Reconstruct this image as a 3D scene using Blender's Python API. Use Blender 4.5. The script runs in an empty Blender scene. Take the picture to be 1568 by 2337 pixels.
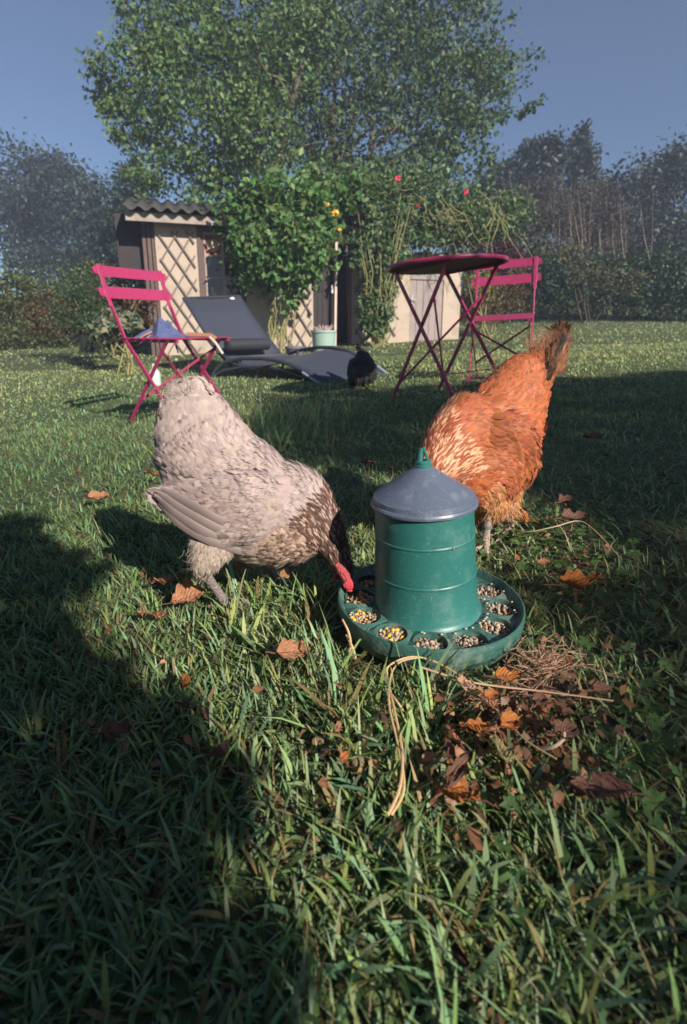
import bpy, bmesh, math, random
import numpy as np
from mathutils import Vector, Matrix, Euler
from mathutils.bvhtree import BVHTree

random.seed(7)
rng = np.random.default_rng(7)
S = bpy.context.scene
COL = S.collection
PI = math.pi

# ------------------------------------------------------------------ camera, sky, sun
EYE = 0.42
TH = math.atan(284/1171)
cam_d = bpy.data.cameras.new('camera')
cam = bpy.data.objects.new('camera', cam_d); COL.objects.link(cam)
cam.location = (0, 0, EYE)
cam.rotation_euler = (PI/2-TH, 0, 0)
cam_d.sensor_fit = 'HORIZONTAL'; cam_d.sensor_width = 36; cam_d.lens = 36*1171/1568
cam_d.shift_x = -2.5/1568; cam_d.shift_y = -119.5/1568
cam_d.clip_start = 0.02; cam_d.clip_end = 800
cam_d.dof.use_dof = True; cam_d.dof.focus_distance = 0.85; cam_d.dof.aperture_fstop = 9.0
S.camera = cam

SUN_AZ = math.radians(37)      # towards the sun: behind the camera, to its right
SUN_EL = math.radians(30)
to_sun = Vector((math.sin(SUN_AZ)*math.cos(SUN_EL), -math.cos(SUN_AZ)*math.cos(SUN_EL), math.sin(SUN_EL)))
W = bpy.data.worlds.new('World'); S.world = W; W.use_nodes = True
nt = W.node_tree
sky = nt.nodes.new('ShaderNodeTexSky'); sky.sky_type = 'NISHITA'; sky.sun_disc = False
sky.sun_elevation = SUN_EL; sky.sun_rotation = PI-SUN_AZ
sky.ozone_density = 3.2; sky.air_density = 0.9; sky.dust_density = 0.5
bg = nt.nodes['Background']; bg.inputs['Strength'].default_value = 0.052
nt.links.new(sky.outputs[0], bg.inputs['Color'])
sd = bpy.data.lights.new('sun', 'SUN'); sd.energy = 5.0; sd.angle = math.radians(0.6); sd.color = (1.0, 0.92, 0.80)
so = bpy.data.objects.new('sun', sd); COL.objects.link(so)
so.rotation_euler = to_sun.to_track_quat('Z', 'Y').to_euler()
S.view_settings.view_transform = 'Standard'; S.view_settings.look = 'None'
S.view_settings.exposure = 0.85; S.view_settings.gamma = 1.0
S.view_settings.use_curve_mapping = False
S.cycles.max_bounces = 6; S.cycles.transparent_max_bounces = 4
S.cycles.use_denoising = True

# ------------------------------------------------------------------ survey helpers
def sm(a, b, x):
    t = np.clip((x-a)/(b-a), 0, 1); return t*t*(3-2*t)
def tz(x, y):
    x = np.asarray(x, float); y = np.asarray(y, float)
    s = 0.07-0.035*sm(3, 8, y)-0.03*sm(9, 20, y)
    xs = 8*np.tanh(x/8)
    yy = np.clip(y, 0, 20)
    r = 0.010*np.clip(yy-1, 0, 2.5)+0.05*np.clip(yy-3.5, 0, 20)+0.012*np.clip(yy-9.5, 0, 9)**2
    bump = 0.006*np.sin(x*5.1+y*2.3)*np.sin(y*4.7-x*1.9)
    return s*xs+r+bump
CT, ST = math.cos(TH), math.sin(TH)
def ray(px, py):
    r = (px-786.5)/1171; d = (py-1049)/1171
    return Vector((r, CT-d*ST, -ST-d*CT))
def P(px, py, Y):
    d = ray(px, py); return Vector((0, 0, EYE))+d*(Y/d.y)
def PM(Y, py=1000):
    d = ray(786, py); return (Y/d.y)/1171       # metres per unit of picture height at distance Y
def G(px, py, h=0):
    d = ray(px, py); t = 0.2
    for i in range(4000):
        p = Vector((0, 0, EYE))+d*t
        if p.z < float(tz(p.x, p.y))+h: break
        t *= 1.004
    return Vector((p.x, p.y, float(tz(p.x, p.y))))

# ------------------------------------------------------------------ object helpers
def tag(o, label=None, cat=None, group=None, kind=None):
    if label: o['label'] = label
    if cat: o['category'] = cat
    if group: o['group'] = group
    if kind: o['kind'] = kind
    return o
def thing(name, label, cat, loc=(0, 0, 0), rot=(0, 0, 0), group=None):
    o = bpy.data.objects.new(name, None); COL.objects.link(o)
    o.location = loc; o.rotation_euler = rot; o.empty_display_size = .05
    return tag(o, label, cat, group)
def root_inv(o):
    while o.parent: o = o.parent
    return (Matrix.Translation(o.location) @ o.rotation_euler.to_matrix().to_4x4()).inverted()
class MB:
    """collects shapes, becomes one mesh object"""
    def __init__(self): self.v = []; self.f = []; self.sm = []
    def add(self, v, f, smooth=True):
        n = len(self.v); self.v += [tuple(p) for p in v]
        for q in f: self.f.append(tuple(i+n for i in q)); self.sm.append(smooth)
    def box(self, c, s, R=None):
        c = Vector(c); h = Vector(s)*.5
        vs = []
        for x in (-1, 1):
            for y in (-1, 1):
                for z in (-1, 1):
                    p = Vector((x*h.x, y*h.y, z*h.z))
                    if R is not None: p = R @ p
                    vs.append(c+p)
        self.add(vs, [(0, 1, 3, 2), (4, 6, 7, 5), (0, 4, 5, 1), (2, 3, 7, 6), (0, 2, 6, 4), (1, 5, 7, 3)], False)
    def bar(self, a, b, w, t, up=(0, 0, 1)):
        """flat bar of width w, thickness t from a to b; its flat side faces 'up'"""
        a = Vector(a); b = Vector(b); d = (b-a); L = d.length; d.normalize(); up = Vector(up)
        x = d.cross(up)
        if x.length < 1e-4: x = d.cross(Vector((1, 0, 0)))
        x.normalize(); z = x.cross(d)
        R = Matrix((x, d, z)).transposed()
        self.box((a+b)/2, (w, L, t), R)
    def tube(self, pts, rad, n=8, caps=True):
        pts = [Vector(p) for p in pts]
        if not hasattr(rad, '__len__'): rad = [rad]*len(pts)
        ref = None; vs = []; fs = []
        for i, p in enumerate(pts):
            d = (pts[min(i+1, len(pts)-1)]-pts[max(i-1, 0)]).normalized()
            if ref is None:
                ref = d.cross(Vector((0, 0, 1)))
                if ref.length < .1: ref = d.cross(Vector((0, 1, 0)))
            ref = (ref-d*ref.dot(d)).normalized(); s = d.cross(ref)
            for k in range(n):
                a = 2*PI*k/n; vs.append(p+(ref*math.cos(a)+s*math.sin(a))*rad[i])
        for i in range(len(pts)-1):
            for k in range(n):
                k2 = (k+1) % n; fs.append((i*n+k, i*n+k2, (i+1)*n+k2, (i+1)*n+k))
        if caps:
            fs.append(tuple(range(n))[::-1]); fs.append(tuple(range((len(pts)-1)*n, len(pts)*n)))
        self.add(vs, fs)
    def lathe(self, prof, n=48, axis=None):
        """prof: (r, z) list; axis: matrix"""
        vs = []; fs = []
        for (r, z) in prof:
            for k in range(n):
                a = 2*PI*k/n; p = Vector((r*math.cos(a), r*math.sin(a), z)); vs.append(axis @ p if axis else p)
        for i in range(len(prof)-1):
            for k in range(n):
                k2 = (k+1) % n; fs.append((i*n+k, i*n+k2, (i+1)*n+k2, (i+1)*n+k))
        self.add(vs, fs)
    def ell(self, c, r, n=12, m=8, R=None):
        c = Vector(c); vs = []; fs = []
        for i in range(m+1):
            t = PI*i/m
            for k in range(n):
                a = 2*PI*k/n; p = Vector((r[0]*math.sin(t)*math.cos(a), r[1]*math.sin(t)*math.sin(a), r[2]*math.cos(t)))
                vs.append(c+(R @ p if R is not None else p))
        for i in range(m):
            for k in range(n):
                k2 = (k+1) % n; fs.append((i*n+k, (i+1)*n+k, (i+1)*n+k2, i*n+k2))
        self.add(vs, fs)
    def build(self, name, mat, parent=None, world=True, bevel=0):
        v = self.v
        if parent is not None and world:
            M = root_inv(parent); v = [M @ Vector(p) for p in v]
        me = bpy.data.meshes.new(name); me.from_pydata([tuple(p) for p in v], [], self.f)
        me.polygons.foreach_set('use_smooth', self.sm); me.update()
        if any(self.sm): me.set_sharp_from_angle(angle=math.radians(28))
        o = bpy.data.objects.new(name, me); COL.objects.link(o)
        me.materials.append(mat)
        if parent is not None: o.parent = parent
        if bevel:
            m = o.modifiers.new('bevel', 'BEVEL'); m.width = bevel; m.segments = 2; m.limit_method = 'ANGLE'
        return o
def np_mesh(name, v, f, mat, cols=None, fe=None, parent=None, smooth=False):
    """v (n,3) world; f (m,k) uniform polygons"""
    v = np.asarray(v, np.float32)
    if parent is not None:
        M = np.array(root_inv(parent)); v = (v @ M[:3, :3].T+M[:3, 3]).astype(np.float32)
    me = bpy.data.meshes.new(name); n, k = f.shape
    me.vertices.add(len(v)); me.vertices.foreach_set('co', v.ravel())
    me.loops.add(n*k); me.loops.foreach_set('vertex_index', f.astype(np.int32).ravel())
    me.polygons.add(n); me.polygons.foreach_set('loop_start', np.arange(0, n*k, k, dtype=np.int32))
    me.polygons.foreach_set('loop_total', np.full(n, k, np.int32))
    if smooth: me.polygons.foreach_set('use_smooth', np.ones(n, bool))
    me.update(calc_edges=True)
    for nm, arr in (('Col', cols), ('Fe', fe)):
        if arr is not None:
            at = me.attributes.new(nm, 'FLOAT_COLOR', 'POINT')
            a4 = np.ones((len(v), 4), np.float32); a4[:, :arr.shape[1]] = arr; at.data.foreach_set('color', a4.ravel())
    o = bpy.data.objects.new(name, me); COL.objects.link(o); me.materials.append(mat)
    if parent is not None: o.parent = parent
    return o

# ------------------------------------------------------------------ materials
def new_mat(name):
    m = bpy.data.materials.new(name); m.use_nodes = True; t = m.node_tree
    return m, t, t.nodes['Principled BSDF']
def N(t, kind, **kw):
    n = t.nodes.new(kind)
    for k, v in kw.items(): setattr(n, k, v)
    return n
def plain(name, col, rough=.6, var=.15, scale=12, bump=0, bscale=60, metal=0, spec=.5, dirt=None, dscale=6, damt=.5, coat=0, scratch=None):
    """base colour with mottling, optional dirt patches and fine relief"""
    m, t, b = new_mat(name); L = t.links.new
    tc = N(t, 'ShaderNodeTexCoord')
    nz = N(t, 'ShaderNodeTexNoise'); nz.inputs['Scale'].default_value = scale; nz.inputs['Detail'].default_value = 6
    L(tc.outputs['Object'], nz.inputs['Vector'])
    mx = N(t, 'ShaderNodeMix', data_type='RGBA')
    c = Vector(col)
    mx.inputs[6].default_value = (*(c*(1-var)), 1); mx.inputs[7].default_value = (*[min(1, q*(1+var)) for q in c], 1)
    L(nz.outputs['Fac'], mx.inputs[0]); out = mx.outputs[2]
    if dirt is not None:
        n2 = N(t, 'ShaderNodeTexNoise'); n2.inputs['Scale'].default_value = dscale; n2.inputs['Detail'].default_value = 8; n2.inputs['Roughness'].default_value = .7
        L(tc.outputs['Object'], n2.inputs['Vector'])
        r = N(t, 'ShaderNodeValToRGB'); r.color_ramp.elements[0].position = .5; r.color_ramp.elements[1].position = .72
        r.color_ramp.elements[1].color = (damt, damt, damt, 1)
        L(n2.outputs['Fac'], r.inputs['Fac'])
        m2 = N(t, 'ShaderNodeMix', data_type='RGBA'); m2.inputs[7].default_value = (*dirt, 1)
        L(r.outputs['Color'], m2.inputs[0]); L(out, m2.inputs[6]); out = m2.outputs[2]
    if scratch is not None:      # fine pale scuffs and specks
        for (sc, sx, sy, sz, lo, hi) in ((1, 900, 900, 900, .66, .70), (1, 90, 130, 420, .69, .74), (1, 330, 380, 120, .70, .74), (1, 160, 160, 160, .70, .76)):
            mp = N(t, 'ShaderNodeMapping'); mp.inputs['Scale'].default_value = (sx, sy, sz); mp.inputs['Rotation'].default_value = (sx*.01, .3, 0); L(tc.outputs['Object'], mp.inputs[0])
            n4 = N(t, 'ShaderNodeTexNoise'); n4.inputs['Scale'].default_value = 1; n4.inputs['Detail'].default_value = 4; n4.inputs['Distortion'].default_value = 1.2; L(mp.outputs[0], n4.inputs['Vector'])
            mr = N(t, 'ShaderNodeMapRange'); mr.inputs[1].default_value = lo; mr.inputs[2].default_value = hi; mr.inputs[4].default_value = .5; L(n4.outputs['Fac'], mr.inputs[0])
            m4 = N(t, 'ShaderNodeMix', data_type='RGBA'); m4.inputs[7].default_value = (*scratch, 1); L(mr.outputs[0], m4.inputs[0]); L(out, m4.inputs[6]); out = m4.outputs[2]
    L(out, b.inputs['Base Color'])
    b.inputs['Roughness'].default_value = rough; b.inputs['Metallic'].default_value = metal
    b.inputs['Specular IOR Level'].default_value = spec; b.inputs['Coat Weight'].default_value = coat
    if bump:
        n3 = N(t, 'ShaderNodeTexNoise'); n3.inputs['Scale'].default_value = bscale; n3.inputs['Detail'].default_value = 5
        L(tc.outputs['Object'], n3.inputs['Vector'])
        bp = N(t, 'ShaderNodeBump'); bp.inputs['Strength'].default_value = bump; bp.inputs['Distance'].default_value = .01
        L(n3.outputs['Fac'], bp.inputs['Height']); L(bp.outputs['Normal'], b.inputs['Normal'])
    return m
def leafy(name, tint=(1, 1, 1), rough=.5, trans=.35, spec=.4):
    """colour from the leaf's own 'Col' attribute; a little light passes through"""
    m, t, b = new_mat(name); L = t.links.new
    a = N(t, 'ShaderNodeAttribute'); a.attribute_name = 'Col'
    mx = N(t, 'ShaderNodeMix', data_type='RGBA', blend_type='MULTIPLY'); mx.inputs[0].default_value = 1
    mx.inputs[7].default_value = (*tint, 1); L(a.outputs['Color'], mx.inputs[6])
    L(mx.outputs[2], b.inputs['Base Color']); b.inputs['Roughness'].default_value = rough
    b.inputs['Specular IOR Level'].default_value = spec
    tr = N(t, 'ShaderNodeBsdfTranslucent'); L(mx.outputs[2], tr.inputs['Color'])
    ms = N(t, 'ShaderNodeMixShader'); ms.inputs[0].default_value = trans
    L(b.outputs[0], ms.inputs[1]); L(tr.outputs[0], ms.inputs[2]); L(ms.outputs[0], t.nodes['Material Output'].inputs['Surface'])
    return m
M_leaf = leafy('leaf'); M_grass = leafy('grass_blade', rough=.5, trans=.3, spec=.25)
M_bark = plain('bark', (.12, .085, .06), .9, .4, 8, .8, 30)
M_stem = plain('stem', (.24, .22, .09), .8, .4, 20)
M_pink = plain('pink_paint', (.32, .026, .095), .38, .08, 30, .05, 200, coat=.15, dirt=(.14, .03, .035), dscale=38, damt=.55)
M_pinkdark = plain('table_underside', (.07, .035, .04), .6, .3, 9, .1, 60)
M_soil = None

def ground_mat():
    m, t, b = new_mat('soil_and_moss'); L = t.links.new
    tc = N(t, 'ShaderNodeTexCoord')
    n1 = N(t, 'ShaderNodeTexNoise'); n1.inputs['Scale'].default_value = 3; n1.inputs['Detail'].default_value = 10; n1.inputs['Roughness'].default_value = .75
    n2 = N(t, 'ShaderNodeTexNoise'); n2.inputs['Scale'].default_value = 60; n2.inputs['Detail'].default_value = 6
    L(tc.outputs['Object'], n1.inputs['Vector']); L(tc.outputs['Object'], n2.inputs['Vector'])
    r = N(t, 'ShaderNodeValToRGB'); e = r.color_ramp.elements
    e[0].position = .35; e[0].color = (.03, .05, .014, 1); e[1].position = .68; e[1].color = (.10, .14, .04, 1)
    L(n1.outputs['Fac'], r.inputs['Fac'])
    mx = N(t, 'ShaderNodeMix', data_type='RGBA'); mx.inputs[7].default_value = (.035, .024, .014, 1)
    r2 = N(t, 'ShaderNodeValToRGB'); r2.color_ramp.elements[0].position = .48; r2.color_ramp.elements[1].position = .62
    L(n2.outputs['Fac'], r2.inputs['Fac']); L(r2.outputs['Color'], mx.inputs[0]); L(r.outputs['Color'], mx.inputs[6])
    L(mx.outputs[2], b.inputs['Base Color']); b.inputs['Roughness'].default_value = .95
    bp = N(t, 'ShaderNodeBump'); bp.inputs['Strength'].default_value = .7; bp.inputs['Distance'].default_value = .02
    L(n2.outputs['Fac'], bp.inputs['Height']); L(bp.outputs['Normal'], b.inputs['Normal'])
    return m

# ------------------------------------------------------------------ ground
def build_ground():
    def axis(a, b, fine, edge):
        xs = list(np.arange(a, b, fine)); x = b; st = fine
        while x < edge: xs.append(x); st *= 1.25; x += st
        xs.append(edge); return xs
    ys = sorted(set([-v for v in axis(2, 3, .5, 300)]+axis(-2, 22, .15, 400)))
    xp = axis(0, 9, .2, 300); xs = sorted(set([-v for v in xp]+xp))
    X, Y = np.meshgrid(xs, ys); Z = tz(X, Y)
    v = np.stack([X.ravel(), Y.ravel(), Z.ravel()], 1); nx = len(xs)
    i = np.arange((len(ys)-1)*(nx)).reshape(len(ys)-1, nx)[:, :-1].ravel()
    f = np.stack([i, i+1, i+1+nx, i+nx], 1)
    o = np_mesh('lawn_ground', v, f, ground_mat(), smooth=True); tag(o, kind='structure')
build_ground()

# ------------------------------------------------------------------ grass
FEED = None   # filled below: tray centre
tray_c = P(978, 1387, .66)
tray_c = Vector((tray_c.x, .66, float(tz(tray_c.x, .66))))
TRAY_R = .1295
def blades(name, pts, Lr, wr, colf, lean=(.1, .9), bend=(.3, 1.2), seed=1, label=None):
    r = np.random.default_rng(seed); n = len(pts)
    th = r.uniform(0, 2*PI, n); L = r.uniform(*Lr, n)*r.uniform(.6, 1.15, n); w = wr[0]*.55+(wr[1]*1.1-wr[0]*.55)*r.random(n)**1.6
    cl_ = .5+.5*np.sin(pts[:, 0]*23+3*np.sin(pts[:, 1]*17))*np.sin(pts[:, 1]*29+2.5*np.sin(pts[:, 0]*19)); L = L*(.65+.7*cl_)
    a0 = r.uniform(*lean, n); a1 = a0+r.uniform(*bend, n)
    d = np.stack([np.cos(th), np.sin(th), 0*th], 1)
    side = np.stack([-np.sin(th), np.cos(th), 0*th], 1)
    tw = r.uniform(-.8, .8, n); side = side*np.cos(tw)[:, None]+np.array([0, 0, 1])*np.sin(tw)[:, None]*.5
    z0 = tz(pts[:, 0], pts[:, 1])-.004
    p = np.stack([pts[:, 0], pts[:, 1], z0], 1)
    rows = [p]; S_ = [0, .35, .7, 1]
    for k in range(3):
        a = a0+(a1-a0)*((k+.5)/3); st = (S_[k+1]-S_[k])*L
        p = p+(d*np.sin(a)[:, None]+np.array([0, 0, 1])*np.cos(a)[:, None])*st[:, None]; rows.append(p)
    hw = (w/2)[:, None]
    V = np.stack([rows[0]-side*hw*.7, rows[0]+side*hw*.7, rows[1]-side*hw, rows[1]+side*hw,
                  rows[2]-side*hw*.75, rows[2]+side*hw*.75, rows[3]], 1)
    b = (np.arange(n)*7)[:, None]
    F = np.concatenate([b+np.array([0, 1, 3]), b+np.array([0, 3, 2]), b+np.array([2, 3, 5]), b+np.array([2, 5, 4]), b+np.array([4, 5, 6])], 0)
    c = colf(pts, r)
    cc = np.repeat(c, 7, 0)
    return V.reshape(-1, 3), F, cc
def grass_col(pts, r):
    n = len(pts)
    base = np.array([.175, .275, .105]); c = np.tile(base, (n, 1))
    c *= r.uniform(.55, 1.35, n)[:, None]
    c[:, 0] *= r.uniform(.7, 1.25, n)
    c[:, 2] *= r.uniform(.7, 1.6, n)
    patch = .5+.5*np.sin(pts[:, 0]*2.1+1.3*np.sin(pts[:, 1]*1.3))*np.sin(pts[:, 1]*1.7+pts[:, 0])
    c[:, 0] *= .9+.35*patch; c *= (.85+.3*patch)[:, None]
    far = sm(2.3, 5, pts[:, 1]); c *= (1+.85*far)[:, None]; c[:, 0] *= 1+.22*far  # distant blades coloured brighter and yellower to carry the sunlit look
    dry = r.random(n) < .10
    c[dry] = np.array([.26, .19, .085])*r.uniform(.5, 1.2, dry.sum())[:, None]
    return c
def scatter(n, y0, y1, extra, r):
    y = np.sqrt(r.uniform(y0*y0, y1*y1, n)) if y0 > .5 else r.uniform(y0, y1, n)
    x = r.uniform(-1, 1, n)*(.72*np.abs(y)+extra)
    p = np.stack([x, y], 1)
    keep = np.hypot(p[:, 0]-tray_c.x, p[:, 1]-tray_c.y) > TRAY_R+.004
    return p[keep]
def build_grass():
    r = np.random.default_rng(3); parts = []
    def right_weedy(p):   # the worn, weedy ground right of the feeder carries less grass
        m = sm(.10, .32, p[:, 0]-.05*p[:, 1])*(1-sm(1.3, 2.2, p[:, 1]))*sm(.3, .4, p[:, 1]+p[:, 0]*.5)
        return r.random(len(p)) > m*.6
    bands = [(.10, .55, .28, 13000, (.026, .050), (.0028, .0056)),
             (.5, 1.35, .18, 28000, (.022, .046), (.0026, .0050)),
             (1.3, 3.0, .3, 40000, (.022, .046), (.003, .0058)),
             (3.0, 6.2, .5, 42000, (.022, .042), (.005, .009)),
             (6.0, 16, 1.0, 42000, (.025, .045), (.012, .02))]
    V = []; F = []; C = []; off = 0
    for i, (a, b, ex, n, L, w) in enumerate(bands):
        p = scatter(n, a, b, ex, r)
        if i < 3: p = p[right_weedy(p)]
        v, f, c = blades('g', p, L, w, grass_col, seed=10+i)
        V.append(v); F.append(f+off); C.append(c); off += len(v)
    o = np_mesh('lawn_grass', np.concatenate(V), np.concatenate(F), M_grass, np.concatenate(C))
    tag(o, 'short green lawn grass with scattered dry blades covering the ground', 'grass', kind='stuff')
    # longer tuft behind the grey hen, sunlight put into its lighter colour
    pts = []
    for (px, py, n, sp) in ((640, 1010, 260, .10), (700, 960, 200, .14), (590, 985, 120, .09)):
        g = G(px, py); pts.append(r.normal(0, sp, (n, 2))*[1, .6]+[g.x, g.y])
    pts = np.concatenate(pts)
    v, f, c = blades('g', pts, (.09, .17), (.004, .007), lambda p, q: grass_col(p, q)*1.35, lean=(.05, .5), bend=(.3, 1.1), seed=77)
    pt2 = []
    for (px, py, n, sp) in ((640, 1440, 60, .03), (720, 1400, 50, .03), (860, 1560, 70, .03), (690, 1560, 50, .03), (800, 1650, 60, .03), (950, 1600, 50, .025), (600, 1400, 90, .03), (700, 1370, 80, .025), (760, 1420, 60, .02), (740, 1500, 80, .03), (560, 1440, 60, .03), (560, 1480, 40, .03), (850, 1740, 50, .03), (1000, 1700, 35, .02), (470, 1320, 40, .03), (250, 1210, 50, .04)):
        g = G(px, py); pt2.append(r.normal(0, sp, (n, 2))+[g.x, g.y])
    pt2 = np.concatenate(pt2); pt2 = pt2[np.hypot(pt2[:, 0]-tray_c.x, pt2[:, 1]-tray_c.y) > TRAY_R+.012]
    v2, f2, c2 = blades('g', pt2, (.045, .085), (.003, .0065), lambda p, q: grass_col(p, q)*1.2, lean=(.1, .8), bend=(.2, .9), seed=78)  # strip tufts also coloured brighter, to look sunlit
    f = np.concatenate([f, f2+len(v)]); v = np.concatenate([v, v2]); c = np.concatenate([c, c2])
    o = np_mesh('long_grass', v, f, M_grass, c)
    tag(o, 'longer grass tufts coloured lighter as if sunlit, behind the grey hen and across the lit strip of lawn', 'grass', kind='stuff')
    q = scatter(9000, .12, 1.6, .25, r)
    v, f, c = blades('g', q, (.02, .055), (.0008, .0016), lambda p, k: np.tile([.22, .165, .085], (len(p), 1))*k.uniform(.4, 1.3, len(p))[:, None], lean=(.9, 1.5), bend=(-.1, .3), seed=79)
    o = np_mesh('dead_thatch', v, f, M_grass, c); tag(o, 'thin dead grass stems lying low between the green blades', 'thatch', kind='stuff')
    # low weeds with small lobed leaves (creeping ground cover) on the right
    q = []
    for (cx, cy, sx, sy, n) in ((.36, .86, .10, .12, 150), (.45, .70, .12, .13, 140), (.30, .36, .12, .07, 90), (.5, .5, .12, .12, 120), (.6, 1.1, .25, .25, 160), (.1, 1.5, .5, .3, 160)):
        q.append(r.normal(0, 1, (n, 2))*[sx, sy]+[cx, cy])
    q = np.concatenate(q)
    q = q[np.hypot(q[:, 0]-tray_c.x, q[:, 1]-tray_c.y) > TRAY_R+.02]
    q = q[q[:, 1] > .2]
    V = []; F = []; C = []; off = 0
    for (x, y) in q:
        h = r.uniform(.008, .028); s = r.uniform(.006, .013); z = float(tz(x, y))+h
        tilt = Euler((r.uniform(-.6, .6), r.uniform(-.6, .6), r.uniform(0, 6.28))).to_matrix()
        col = np.array([.075, .145, .04])*r.uniform(.5, 1.5)
        nl = 7; vs = [(0, 0, -.1*s)]
        for k in range(nl*2):
            a = 2*PI*k/(nl*2)*.9; rr = s*(1.0 if k % 2 else .62)*r.uniform(.85, 1.1); vs.append((rr*math.cos(a), rr*math.sin(a), r.uniform(-.1, .15)*s))
        vs = [tuple(tilt @ Vector(p)+Vector((x, y, z))) for p in vs]
        V += vs; C += [col*r.uniform(.9, 1.1) for _ in vs]
        for k in range(1, nl*2): F.append((off, off+k, off+k+1))
        off += len(vs)
    o = np_mesh('ground_weeds', np.array(V), np.array(F), M_leaf, np.array(C))
    tag(o, 'low lobed green weeds covering the worn ground beside the feeder', 'weeds', kind='stuff')
build_grass()

# ------------------------------------------------------------------ foliage
def leafcloud(name, clumps, n, size, col, parent=None, seed=1, var=.45, mat=None, sub=26, droop=.2, sig=.16, aspect=.55, kind=None, keep=None):
    """clumps: (centre, (rx, ry, rz), weight). Leaves gather in small bunches spread through each clump."""
    r = np.random.default_rng(seed); V = []; C = []
    tot = sum(c[2] for c in clumps)
    for (c, rad, wt) in clumps:
        m = int(n*wt/tot); rad = np.array(rad); c = np.array(c)
        k = max(4, int(sub*wt/tot*len(clumps)))
        u = r.normal(0, 1, (k, 3)); u /= np.linalg.norm(u, axis=1)[:, None]
        sc = u*(r.uniform(.25, 1, k)**.5)[:, None]
        idx = r.integers(0, k, m); shade = r.uniform(.7, 1.25, k)
        p = sc[idx]+r.normal(0, sig, (m, 3))
        V.append(c+p*rad); C.append(shade[idx])
    p = np.concatenate(V); sh = np.concatenate(C)
    if keep is not None:
        kk = keep(p); p = p[kk]; sh = sh[kk]
    n = len(p)
    s = r.uniform(size*.6, size*1.3, n)
    d = r.normal(0, 1, (n, 3)); d[:, 2] -= droop*2; d /= np.linalg.norm(d, axis=1)[:, None]
    q = r.normal(0, 1, (n, 3))+np.array([.3, -.5, .5]); q -= (q*d).sum(1)[:, None]*d; q /= np.linalg.norm(q, axis=1)[:, None]
    sd_ = np.cross(d, q)
    w = (s*aspect*.5)[:, None]; s_ = s[:, None]
    vv = np.stack([p, p+d*s_*.45+sd_*w+q*w*.35, p+d*s_, p+d*s_*.45-sd_*w+q*w*.35], 1).reshape(-1, 3)
    b = (np.arange(n)*4)[:, None]
    f = np.concatenate([b+np.array([0, 1, 2]), b+np.array([0, 2, 3])], 0)
    cc = np.tile(np.array(col), (n, 1))*(sh*r.uniform(1-var, 1+var, n))[:, None]
    cc[:, 0] *= r.uniform(.7, 1.4, n)
    o = np_mesh(name, vv, f, mat or M_leaf, np.repeat(cc, 4, 0), parent=parent)
    if kind or parent is not None: o['kind'] = 'stuff'
    return o
def clump(px, py, Y, rx, ry, dep, w=None):
    m = PM(Y, py)
    return (tuple(P(px, py, Y)), (rx*m, dep, ry*m), w or rx*ry)
def branches(name, paths, mat, parent, n=7):
    mb = MB()
    for pts, r0, r1 in paths:
        k = len(pts); mb.tube(pts, [r0+(r1-r0)*i/(k-1) for i in range(k)], n)
    return mb.build(name, mat, parent)
def wob(a, b, n=7, amp=.05, seed=0):
    r = random.Random(seed); a = Vector(a); b = Vector(b); out = []
    for i in range(n):
        t = i/(n-1); j = amp*math.sin(PI*t) if 0 < i < n-1 else 0
        out.append(a.lerp(b, t)+Vector((r.uniform(-1, 1), r.uniform(-1, 1), r.uniform(-1, 1)))*j)
    return out
def gz(x, y): return Vector((x, y, float(tz(x, y))))
def Gd(px, Y):   # ground point under picture column px at distance Y
    x = P(px, 700, Y).x; return gz(x, Y)

# big trees behind the shed
GREEN = (.092, .165, .046); DEEP = (.028, .055, .022); HAZE_BLUE = (.030, .050, .036)  # the bluish tone puts distance haze into the far leaves
def big_tree(px, Y, clumps, n, label, size, col, seed, tops, trunk_r=.16):
    g = Gd(px, Y); t = thing('garden_tree', label, 'tree', g, group='tall trees behind the shed')
    paths = []
    for i, (tx, ty) in enumerate(tops):
        top = P(tx, ty, Y+random.uniform(-.3, .3)); st = g+Vector(((i-len(tops)/2)*.25, 0, -.05))
        paths.append((wob(st, top, 9, .10, seed+i), trunk_r*random.uniform(.7, 1), .03))
        for j in range(9):
            f_ = random.uniform(.4, .95); a = Vector(st).lerp(top, f_)
            e = a+Vector((random.uniform(-1.2, 1.2), random.uniform(-1, .6), random.uniform(.3, 1.2)))
            paths.append((wob(a, e, 5, .08, seed*7+j+i*31), .035, .008))
    branches('trunk', paths, M_bark, t)
    leafcloud('crown', clumps, n, size, col, t, seed, sub=46)
    return t
big_tree(560, 11.0, [clump(470, 300, 11, 190, 110, 1.1), clump(330, 290, 11, 70, 60, .7), clump(420, 400, 10.6, 110, 55, .8), clump(600, 330, 10.8, 120, 130, 1.1),
    clump(520, 170, 11.2, 180, 90, 1.2), clump(650, 110, 11.4, 130, 80, 1.2), clump(640, 220, 11.3, 90, 80, 1), clump(270, 265, 11.3, 50, 30, .5), clump(520, 450, 10.3, 90, 45, .5), clump(330, 190, 11.3, 120, 70, .9), clump(430, 90, 11.4, 150, 80, 1.1), clump(560, 10, 11.6, 190, 90, 1.2), clump(350, 30, 11.6, 90, 70, .9), clump(255, 225, 11.4, 60, 40, .6)],
    29000, 'broad green tree with its crown over the left half of the shed roof', .105, GREEN, 11, [(690, 150), (600, 240)])
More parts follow.
